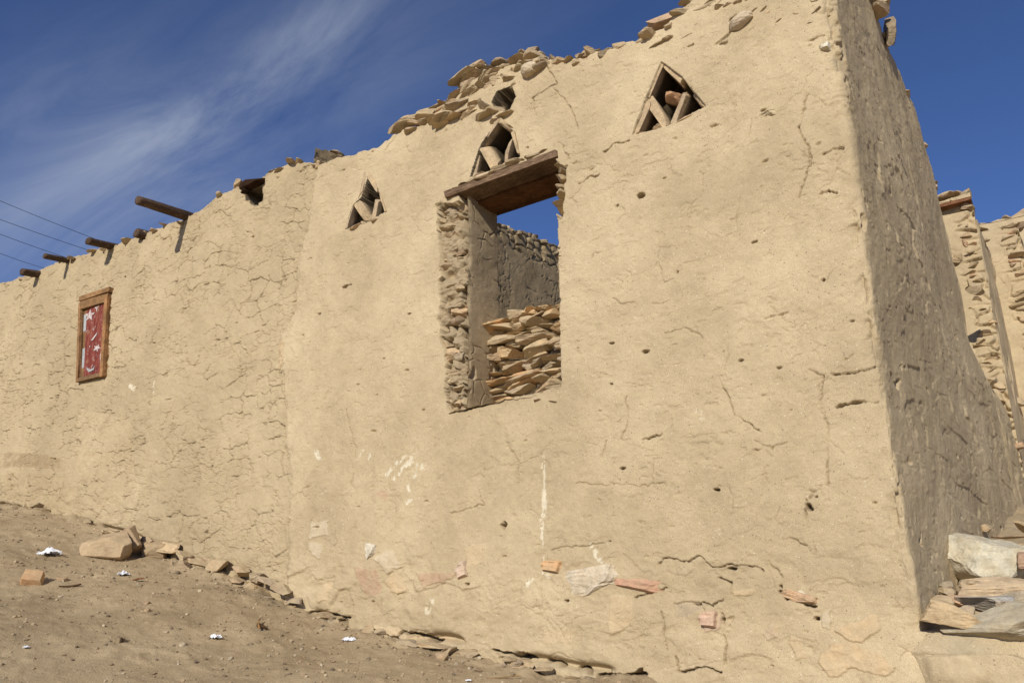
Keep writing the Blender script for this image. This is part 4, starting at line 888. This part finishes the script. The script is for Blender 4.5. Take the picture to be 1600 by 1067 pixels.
# stones of the footing where the plaster has fallen
mb = MB()
for i in range(70):
    px = rng.uniform(20, 1010); py = float(np.interp(px, [0, 90, 200, 300, 400, 480, 560, 640, 700, 800, 900, 1010], [797, 811, 843, 890, 922, 957, 988, 1004, 1009, 1034, 1054, 1066]))
    dens = 1.0 if 210 < px < 450 else .55
    if rng.random() > dens: continue
    c = at(px, py); w = rng.uniform(.06, .17); x_ = c[0]; y_ = -rng.uniform(-.01, .05)
    mb.rock((x_, y_, gz(x_, -0.03) + rng.uniform(-.012, .02)), (w, rng.uniform(.06, .12), w * rng.uniform(.25, .5)), (rng.uniform(-.3, .3), rng.uniform(-.3, .3), rng.uniform(-.6, .6)), rng.randrange(9999), earthtint(dark=.88), 3, 10, .08)
for (px, py, w, h) in [(150, 826, 18, 8), (175, 832, 20, 8), (232, 846, 30, 16), (262, 856, 34, 18), (290, 866, 30, 16), (312, 878, 26, 12), (342, 880, 36, 14), (375, 889, 30, 16), (398, 900, 26, 16), (420, 906, 30, 12), (442, 918, 26, 16), (462, 936, 26, 12), (268, 888, 36, 12), (305, 898, 30, 10), (500, 962, 30, 10), (530, 972, 26, 8), (640, 1000, 40, 8), (675, 1004, 40, 9), (820, 1036, 26, 10), (800, 1030, 20, 9), (850, 1042, 24, 8), (985, 1060, 30, 8)]:
    c = at(px, py, -.03); s = np.linalg.norm(c - CAM) / FPX
    mb.rock((c[0], -.02, c[2] - .01), (w * s * 1.5, .14, h * s * 1.1), (rng.uniform(-.2, .2), rng.uniform(0, .35), rng.uniform(-.3, .3)), rng.randrange(9999), earthtint(), 4, 9, .10)
mb.each('footing_stone', WROCK, house)

# ------------------------------------------------------------------ neighbouring ruins to the right
def neighbour(name, corner, ztop, zlow, side_len, label, seed, width=2.6, slope=0.0):
    root = bpy.data.objects.new(name, None); C.objects.link(root); root.location = (corner[0], corner[1], zlow)
    tag(root, label, 'wall'); cx, cy = 0.0, 0.0; H = ztop - zlow
    def df(a, b):
        e = width - a      # metres from the corner
        f1, f2, c = voro(a * 5 + .3 * fbm(a * 6, b * 6, 2, seed), b * 10 + .3 * fbm(a * 4, b * 6, 2, seed + 1), seed + 2)
        k = sst(-e + .08 * fbm(b * 3, a * 3, 3, seed + 12), -.24, -.05)
        return 0.02 * fbm(a * 3, b * 3, 3, seed + 3) + .006 * fbm(a * 14, b * 14, 3, seed + 4) + k * (.06 * sst(f2 - f1, 0, .25) * (.3 + .7 * c) - .045) - .010 * np.clip(1 - (voro(a * 4, b * 5, seed + 8)[1] - voro(a * 4, b * 5, seed + 8)[0]) / .06, 0, 1) * sst(fbm(a * 3, b * 3, 2, seed + 9), 0, .3)
    def dside(a, b): return .02 * fbm(a * 3, b * 1.5, 3, seed + 5) + .012 * fbm(a * 10, b * 3, 3, seed + 6) - .02 * sst(fbm(a * 7, b * 2, 3, seed + 7), .3, .4)
    sheet('front_face', (-width, 0, 0), (width, 0, 0), (0, 0, H), (0, -1, 0), 300, 340, df, MUD, root, lambda a, b: np.stack([0 * a + .40, 0 * a + .31, 0 * a + .19, 0 * a + .3], -1), edge=lambda a: 1 + .006 * fbm(a * 9, a * 0, 3, seed))
    sheet('side_face', (-.018, .055, 0), (0.07 * side_len, side_len, 0), (0, 0, H), (1, 0, 0), 160, 240, dside, MUD, root, lambda a, b: np.stack([0 * a + .33, 0 * a + .255, 0 * a + .16, 0 * a + .45], -1), edge=lambda a: 1 - slope * a / H + .008 * fbm(a * 5, a * 0, 3, seed + 1))
    A, B = np.meshgrid(np.linspace(-width, 0, 30), np.linspace(0, .4, 8)); sheet('top_face', (-width, 0, H - .01), (width, 0, 0), (0, .42, 0), (0, 0, 1), 60, 16, lambda a, b: .02 * fbm(a * 8, b * 8, 3, 5), MUD, root)
    sheet('back_face', (-width, .42, 0), (width - .05, 0, 0), (0, 0, H), (0, 1, 0), 20, 20, dside, MUD, root, flip=True)
    m = MB()
    for i in range(64):       # corner quoins showing
        zq = (i + rng.random()) / 64 * H
        m.rock((-rng.uniform(.05, .14), rng.uniform(.05, .095), zq), (rng.uniform(.10, .2), .2, rng.uniform(.055, .10)), (rng.uniform(-.1, .1), rng.uniform(-.12, .12), rng.uniform(-.2, .2)), rng.randrange(9999), earthtint() if rng.random() > .12 else (0.40, 0.22, 0.13), 3, 11, .08)
    m.build('quoin_stones', WROCK, root)
    m = MB()
    for i in range(int(width * 12)):
        m.rock((-rng.uniform(0, width), rng.uniform(0.02, .36), H + rng.uniform(-.02, .04)), (rng.uniform(.1, .26), rng.uniform(.12, .26), rng.uniform(.04, .09)), (rng.uniform(-.15, .15), rng.uniform(-.15, .15), rng.uniform(-1, 1)), rng.randrange(9999), earthtint(), 3, 9, .06)
    for i in range(int(side_len * 12)):
        yq = rng.uniform(0, side_len); m.rock((-rng.uniform(.0, .3), yq, H - slope * yq + rng.uniform(-.03, .04)), (rng.uniform(.1, .2), rng.uniform(.12, .26), rng.uniform(.04, .09)), (rng.uniform(-.2, .2), rng.uniform(-.2, .2), rng.uniform(-1, 1)), rng.randrange(9999), earthtint(), 3, 9, .06)
    m.build('coping_stones', WROCK, root)
    return root
n1_ = neighbour('ruined_wall', (0.335, 4.05), 3.66, 0.6, 1.2, 'ruined wall with a brown plank under its top stones, directly behind the house side wall', 401, slope=.25)
m = MB(); board(m, (-.45, -.02, 3.0 - .035), (-.0, -.02, 3.0 - .02), (0, 1, 0), .14, .035, 31, (1.7, 1.15, .9), nl=20); m.build('plank', LWOOD, n1_)
n2_ = neighbour('ruined_wall', (0.66, 5.15), 3.72, 0.8, 1.4, 'ruined wall of stacked stone standing at the right edge of the photo', 431, width=2.2, slope=.1)
n3_ = neighbour('ruined_wall', (1.35, 6.3), 4.28, 0.9, 2.0, 'farthest wall at the right with a rough boulder on its top', 461, width=2.2)

# ------------------------------------------------------------------ things of their own
def stone(name, label, p, size, r, tint, seed, cat='stone', group=None, n=4, cuts=9, rough=.05, lift=0.0, mat=None, box=0.0):
    m = MB(); m.rock((0, 0, size[2] / 2 * 0), size, r, seed, tint, n, cuts, rough, 0, box); o = m.build(name, mat or ROCK); o.location = (p[0], p[1], p[2] + lift); tag(o, label, cat, group); return o
# loose stones on the wall top
G1 = 'loose stones lying on the wall top'
for (px, py, w, h, ry, yo, tint, lab) in [
    (622, 194, 50, 17, -.12, .03, (0.47, 0.36, 0.22), 'flat stone overhanging the sky at the left end of the rubble crest'),
    (700, 168, 34, 13, -.2, .06, (0.42, 0.31, 0.19), 'rounded brown stone second from the left end of the rubble crest'),
    (683, 185, 44, 12, -.35, -.02, (0.50, 0.39, 0.25), 'thin slanting slab on the crest above the smallest triangular vent'),
    (733, 106, 40, 14, -.35, .08, (0.46, 0.34, 0.23), 'tan wedge of stone leaning on the left shoulder of the crest mound'),
    (763, 117, 36, 10, -.75, -.01, (0.46, 0.36, 0.25), 'steeply tilted slab left of the dark hole in the crest'),
    (820, 90, 44, 13, -.35, .06, (0.40, 0.31, 0.21), 'grey topmost slab of the crest mound above the opening'),
    (828, 109, 27, 24, .3, -.01, (0.60, 0.50, 0.36), 'cream white angular stone on top of the crest mound'),
    (844, 98, 22, 22, .1, .03, (0.45, 0.35, 0.22), 'blocky stone right of the cream white stone on the crest'),
    (1035, 28, 58, 20, -.22, .03, (0.45, 0.29, 0.19), 'large pink brown slab on the wall top against the sky'),
    (1157, 34, 32, 22, -.6, -.02, (0.55, 0.46, 0.34), 'pale angular stone standing out near the top right of the front wall'),
    (917, 86, 34, 10, -.4, .03, (0.38, 0.28, 0.18), 'dark flat stone on the wall top midway between mound and pink slab')]:
    c = at(px, py, yo); s = np.linalg.norm(c - CAM) / FPX
    stone('loose_stone', lab, (c[0], yo + .05, c[2]), (w * s * 1.22, .20, h * s * .95), (rng.uniform(-.1, .1), ry * .6, rng.uniform(-.15, .15)), tint, rng.randrange(999), group=G1)
c = at(1387, 52, 1.45); stone('loose_stone', 'dark stone hanging over the edge of the side wall top against the sky', (c[0], c[1], c[2]), (.10, .22, .26), (.2, .1, .3), (0.24, 0.19, 0.13), 88, group=G1)
c = at(1596, 345, 6.3); stone('loose_stone', 'rough round boulder on the farthest wall at the right edge', (c[0], 6.45, c[2]), (.42, .4, .36), (.1, .2, .3), (0.36, 0.27, 0.18), 89, group=G1)

# big split rock on the ground and other ground stones
p = on_ground(178, 878)
def place(name, px, py, size, r, tint, lab, seed, cat='stone', sink=.25, group=None, cuts=8, rough=.05, box=0.0):
    p = on_ground(px, py); return stone(name, lab, (p[0], p[1], gz(p[0], p[1]) + size[2] * (.5 - sink)), size, r, tint, seed, cat, group, 4, cuts, rough, 0.0, None, box)
place('rock', 176, 870, (.50, .30, .24), (.25, .10, .40), (0.42, 0.31, 0.19), 'large split brown rock at the foot of the wall below the red shutter', 515, 'rock', .18, cuts=12, rough=.05, box=.6)
place('rock', 209, 866, (.16, .24, .25), (.3, -.3, .9), (0.33, 0.23, 0.145), 'tilted dark slab leaning on the right end of the large split rock', 522, 'rock', .1, cuts=7, rough=.04, box=.8)
place('stone', 246, 868, (.30, .20, .18), (.1, .1, .2), (0.34, 0.245, 0.15), 'round brown stone between the split rock and the wall foot', 531, sink=.35)
place('stone', 285, 893, (.20, .14, .12), (.1, .2, .5), (0.34, 0.25, 0.16), 'small stone right of the round brown stone by the wall foot', 533, sink=.35)
place('stone', 330, 892, (.34, .16, .12), (.1, .15, .1), (0.40, 0.30, 0.19), 'flat footing stone with a straw stick lying behind it', 535, sink=.3)
place('stone', 378, 902, (.20, .15, .14), (.2, .1, .4), (0.45, 0.34, 0.215), 'knobbly tan stone at the wall foot right of the straw stick', 537, sink=.3)
place('brick', 52, 917, (.15, .10, .07), (.75, .1, .9), (0.52, 0.32, 0.17), 'orange brown broken brick lying alone on the soil at left', 541, 'brick', .1, cuts=2, rough=.02, box=1.0)
place('stone', 95, 912, (.09, .06, .04), (.1, .1, .2), (0.36, 0.25, 0.15), 'small tan stone just right of the broken brick', 542, sink=.3)
place('stone', 181, 1011, (.05, .045, .045), (0, 0, 0), (0.17, 0.12, 0.075), 'small dark clod in the left foreground beside a smaller clod', 544, sink=.2)
place('stone', 192, 1007, (.034, .03, .03), (0, 0, 0), (0.20, 0.145, 0.09), 'smallest dark clod touching the clod in the left foreground', 545, sink=.2)
place('stone', 745, 1045, (.07, .05, .03), (0, 0, 0), (0.30, 0.22, 0.14), 'small flat stone by the wall foot under the white drip', 547, sink=.3)
place('stone', 690, 1026, (.10, .06, .05), (0, 0, 0.4), (0.36, 0.26, 0.16), 'wedge of stone on the soil below the gaping crack at the wall foot', 548, sink=.3)
# splinters of wood and straw
def stick(px, py, L, rad, az, tilt, lab, tint, mat=TWOOD, seed=0):
    p = on_ground(px, py); z = gz(p[0], p[1]) + rad; m = MB(); d = np.array([math.cos(az), math.sin(az), tilt]) * L / 2
    log(m, -d, d, rad, rad * .6, seed, tint, n=8, nl=8); o = m.build('stick', mat); o.location = (p[0], p[1], z + abs(tilt) * L * .3); tag(o, lab, 'stick')
stick(363, 892, .34, .010, .15, -.15, 'pale straw coloured stick at the wall foot', (1.5, 1.5, 1.3), seed=1)
stick(108, 924, .12, .010, .9, .1, 'dark curled splinter right of the broken brick', (.3, .3, .3), seed=2)
stick(405, 990, .16, .006, 2.4, .25, 'thin pale twig sticking up from the soil', (1.2, 1.2, 1.0), seed=3)
stick(408, 994, .07, .014, .3, 0, 'dark bark chip beside the thin pale twig', (.25, .25, .25), seed=4)
stick(765, 1058, .30, .004, .5, .05, 'long thin straw on the soil near the bottom edge', (1.1, 1.1, 1.0), seed=5)
stick(215, 915, .10, .009, .2, .0, 'brown wood chip lying below the paper scrap', (.6, .5, .5), seed=6)
# litter
def scrap(px, py, w, lab, seed):
    p = on_ground(px, py); n = 22; A, B = np.meshgrid(np.linspace(-1, 1, n), np.linspace(-1, 1, n)); r = np.hypot(A, B)
    h = w * .40 * np.abs(fbm(A * 2.2 + seed, B * 2.2, 3, seed, .6)) + w * .10 * np.maximum(0, 1 - r * r)
    X = A * w * .6 * (1 + .35 * fbm(A * 1.3 + 4, B * 1.3, 2, seed + 1)); Y = B * w * .4 * (1 + .35 * fbm(A * 1.3, B * 1.3 + 9, 2, seed + 2))
    P = np.stack([X, Y, h], -1).reshape(-1, 3); fc = gridF(n, n); cen = P[fc].mean(1); rr = np.hypot(cen[:, 0] / w / .6, cen[:, 1] / w / .4) + .25 * fbm(cen[:, 0] * 40, cen[:, 1] * 40, 2, seed)
    P2, fc, _ = compact(P, fc[rr < .95]); o = mesh_np('paper_scrap', P2, fc, PAPER, smooth=False); o.location = (p[0], p[1], gz(p[0], p[1]) + .004); o.rotation_euler = (0, 0, seed)
    md = o.modifiers.new('thick', 'SOLIDIFY'); md.thickness = .0015; tag(o, lab, 'litter', 'white scraps of litter on the soil')
scrap(77, 869, .15, 'white crumpled scrap nearest the left edge, left of the split rock', 1)
scrap(192, 903, .09, 'white flat scrap on the soil below the split rock', 2)
scrap(336, 1003, .075, 'white crumpled scrap in the foreground left of the thin twig', 3)
scrap(545, 1003, .075, 'bluish white scrap close to the wall foot', 4)
scrap(39, 1023, .03, 'tiny white shred in the lower left corner', 5)
scrap(732, 1063, .03, 'tiny white shred by the bottom edge under the wall', 6)

# stones beside the house corner, bottom right
def cst(name, px, py, Y, size, r, tint, lab, seed, cat='stone', cuts=7, rough=.10, n=4):
    c = at(px, py, Y); return stone(name, lab, c, size, r, tint, seed, cat, None, n, cuts, rough, 0.0, None, 0.5)
cst('boulder', 1556, 884, .75, (.58, .46, .42), (.1, .05, .1), (0.50, 0.465, 0.36), 'large pale grey boulder beside the side wall, lower right', 637, 'boulder', 14, .14, 5)
cst('stone', 1566, 922, .50, (.42, .26, .12), (.1, .04, .0), (0.50, 0.38, 0.25), 'long flat tan stone under the pale boulder', 603)
cst('stone', 1497, 938, .26, (.12, .10, .065), (.1, .2, .3), (0.48, 0.31, 0.20), 'small reddish stone left of the grey slab', 605)
cst('stone', 1540, 941, .22, (.24, .18, .08), (.15, .10, .1), (0.37, 0.35, 0.31), 'thin dark grey slab below the long flat tan stone', 607)
cst('stone', 1596, 935, .25, (.22, .20, .13), (.1, -.1, .3), (0.40, 0.33, 0.235), 'tan stone cut by the right edge below the boulder', 609)
cst('stone', 1467, 938, .22, (.12, .12, .05), (.1, .1, .2), (0.46, 0.35, 0.22), 'small tan stone touching the foot of the house corner', 611)
cst('stone', 1476, 915, .42, (.08, .12, .05), (.1, -.2, .2), (0.30, 0.25, 0.18), 'small dark stone wedged between side wall and boulder', 613)
cst('stone', 1598, 872, .65, (.10, .12, .10), (.1, -.2, .2), (0.34, 0.22, 0.15), 'small red brown stone right of the boulder', 615)
cst('stone', 1589, 857, .95, (.09, .10, .05), (.1, -.2, .2), (0.46, 0.34, 0.22), 'little tan stone above the right end of the boulder', 617)
cst('stone', 1580, 838, 1.6, (.22, .16, .035), (.1, .1, .2), (0.40, 0.29, 0.19), 'thin flat stone on the bank behind the boulder', 619)
cst('stone', 1560, 848, 1.3, (.10, .10, .04), (.1, .1, .2), (0.42, 0.31, 0.20), 'small flat stone on the bank above the boulder top', 621)
for i, (px, py, Y, w, lab) in enumerate([(1516, 916, .45, .10, 'fist sized tan stone between the reddish stone and the boulder'), (1478, 925, .35, .07, 'small stone right against the side wall above the corner foot'), (1512, 952, .15, .09, 'rounded clay coloured stone in front of the dark grey slab'), (1580, 950, .15, .12, 'rounded buff stone in front of the right edge stone'), (1540, 826, 1.9, .10, 'small stone farthest up the bank beside the side wall'), (1598, 820, 2.2, .12, 'stone on the bank cut by the right edge above the others')]):
    cst('stone', px, py, Y, (w, w * .8, w * .6), (.2 * i, .1, .3 * i), earthtint(), lab, 651 + i)
# the clay covered ledge in front of them
lx, ly = np.meshgrid(np.linspace(0, 1, 260), np.linspace(0, 1, 170))
X = -0.16 + lx * 2.05; ph = ly
prof_y = np.interp(ph, [0, .55, .72, 1], [-.10, -.05, .03, .50]); prof_y = np.where(prof_y < .06, prof_y * sst(X, -.15, .12) + .03 * (1 - sst(X, -.15, .04)), prof_y); prof_z = np.interp(ph, [0, .55, .72, 1], [-1.0, -.17, -.075, -.03])
jb_ = fbm(X * 3, ph * 4, 3, 701)
vf1, vf2, vc = voro(X * 3.2 + .4 * fbm(X * 4, ph * 4, 2, 703), ph * 7, 705)
jb2 = .05 * jb_ + .055 * (vc - .5) * sst(vf2 - vf1, 0, .2) + .016 * fbm(X * 12, ph * 16, 4, 707, .6) - .012 * np.clip(1 - (vf2 - vf1) / .03, 0, 1) * sst(fbm(X * 4, ph * 4, 2, 709), 0, .3)
LP = np.stack([X, prof_y - jb2 * sst(1 - ph, .2, .6), prof_z + jb2 * .7 * sst(ph, .3, .7) - .02 * lx], -1)
lc = np.zeros(lx.shape + (4,), np.float32); lc[..., :3] = (0.36, 0.305, 0.205); lc[..., 3] = np.clip(.45 + .9 * fbm(X * 3, ph * 5, 4, 711, .6), 0, .85) * sst(X, -.05, .15)
m_ = (vc > .8); lc[m_, :3] = (0.50, 0.40, 0.25)
o = mesh_np('stone_ledge', LP.reshape(-1, 3), gridF(170, 260), MUD, None, lc.reshape(-1, 4)); tag(o, 'clay smeared rock ledge at the bottom right corner, below the boulder and stones', 'ledge')
cst('stone', 1484, 962, .02, (.26, .18, .12), (.1, .25, .15), (0.47, 0.345, 0.20), 'wedge shaped ochre stone on the ledge by the house corner', 623)
cst('stone', 1562, 978, -.01, (.44, .20, .17), (.15, -.05, .05), (0.40, 0.355, 0.26), 'wide greyish flat rock topping the ledge at the right edge', 625)

# ------------------------------------------------------------------ gravel: nobody could count it
r = np.random.RandomState(3); n = 11000; T, TF = ico(1); Vs = []; Ks = []
u = r.rand(n); xg = -9.2 + 10 * r.rand(n) ** .8; yg = -3.2 * r.rand(n) ** 1.3 - .02
zg = ground_full(xg, yg); sg = .003 + .011 * r.rand(n) ** 4 + .014 * (r.rand(n) > .993)
pal = np.array([(0.27, 0.20, 0.125), (0.36, 0.275, 0.175), (0.20, 0.15, 0.10), (0.45, 0.38, 0.27), (0.30, 0.21, 0.13), (0.15, 0.115, 0.08)])
k = r.randint(0, len(pal), n); jit = 1 + .35 * (r.rand(n, len(T), 1) - .5); sc3 = sg[:, None] * (.6 + .8 * r.rand(n, 3)); sc3[:, 2] *= .75
V = T[None] * jit * sc3[:, None, :] + np.stack([xg, yg, zg + sg * .2], 1)[:, None, :]
Fg = TF[None] + (np.arange(n) * len(T))[:, None, None]
Kg = np.ones((n, len(T), 4)); Kg[..., :3] = pal[k][:, None, :]
o = mesh_np('gravel', V.reshape(-1, 3), Fg.reshape(-1, 3), ROCK, None, Kg.reshape(-1, 4), smooth=False); tag(o, 'fine gravel and clods scattered over the soil', 'gravel', kind='stuff')

# ------------------------------------------------------------------ overhead cables far behind the house
for i, (a, b, lab) in enumerate([((0, 314), (150, 374), 'topmost of the four thin cables crossing the sky at left'), ((0, 343), (138, 391), 'second cable from the top in the sky at left'),
                            ((0, 366), (108, 404), 'third cable from the top in the sky at left'), ((0, 396), (62, 417), 'lowest of the four thin cables, ending at the wall top')]):
    A = at(*a, 9.0); B = at(*b, 13.0); d = B - A
    m = MB(); P = []; nn = 40
    p0 = A - d * 1.6; p1 = B + d * 1.2; L = np.linalg.norm(p1 - p0)
    ang = np.arange(6) / 6 * 2 * math.pi; hx = np.array([d[1], -d[0], 0]); hx = hx / np.linalg.norm(hx)
    uA = 1.6 / 3.8; uB = 2.6 / 3.8
    def sag(u): return .30 * (4 * (u - .5) ** 2 - 1)
    for j in range(nn + 1):
        uu = j / nn; c = p0 + (p1 - p0) * uu; c = c + np.array([0, 0, 1]) * (sag(uu) - (sag(uA) + (sag(uB) - sag(uA)) * (uu - uA) / (uB - uA)))
        P.append(c + np.outer(np.cos(ang), hx) * .009 + np.outer(np.sin(ang), (0, 0, 1)) * .009)
    F = [(j * 6 + q, j * 6 + (q + 1) % 6, (j + 1) * 6 + (q + 1) % 6, (j + 1) * 6 + q) for j in range(nn) for q in range(6)]
    m.add(np.concatenate(P), F); o = m.build('overhead_cable', CABLE, smooth=True); tag(o, lab, 'cable', 'four overhead cables in the sky')
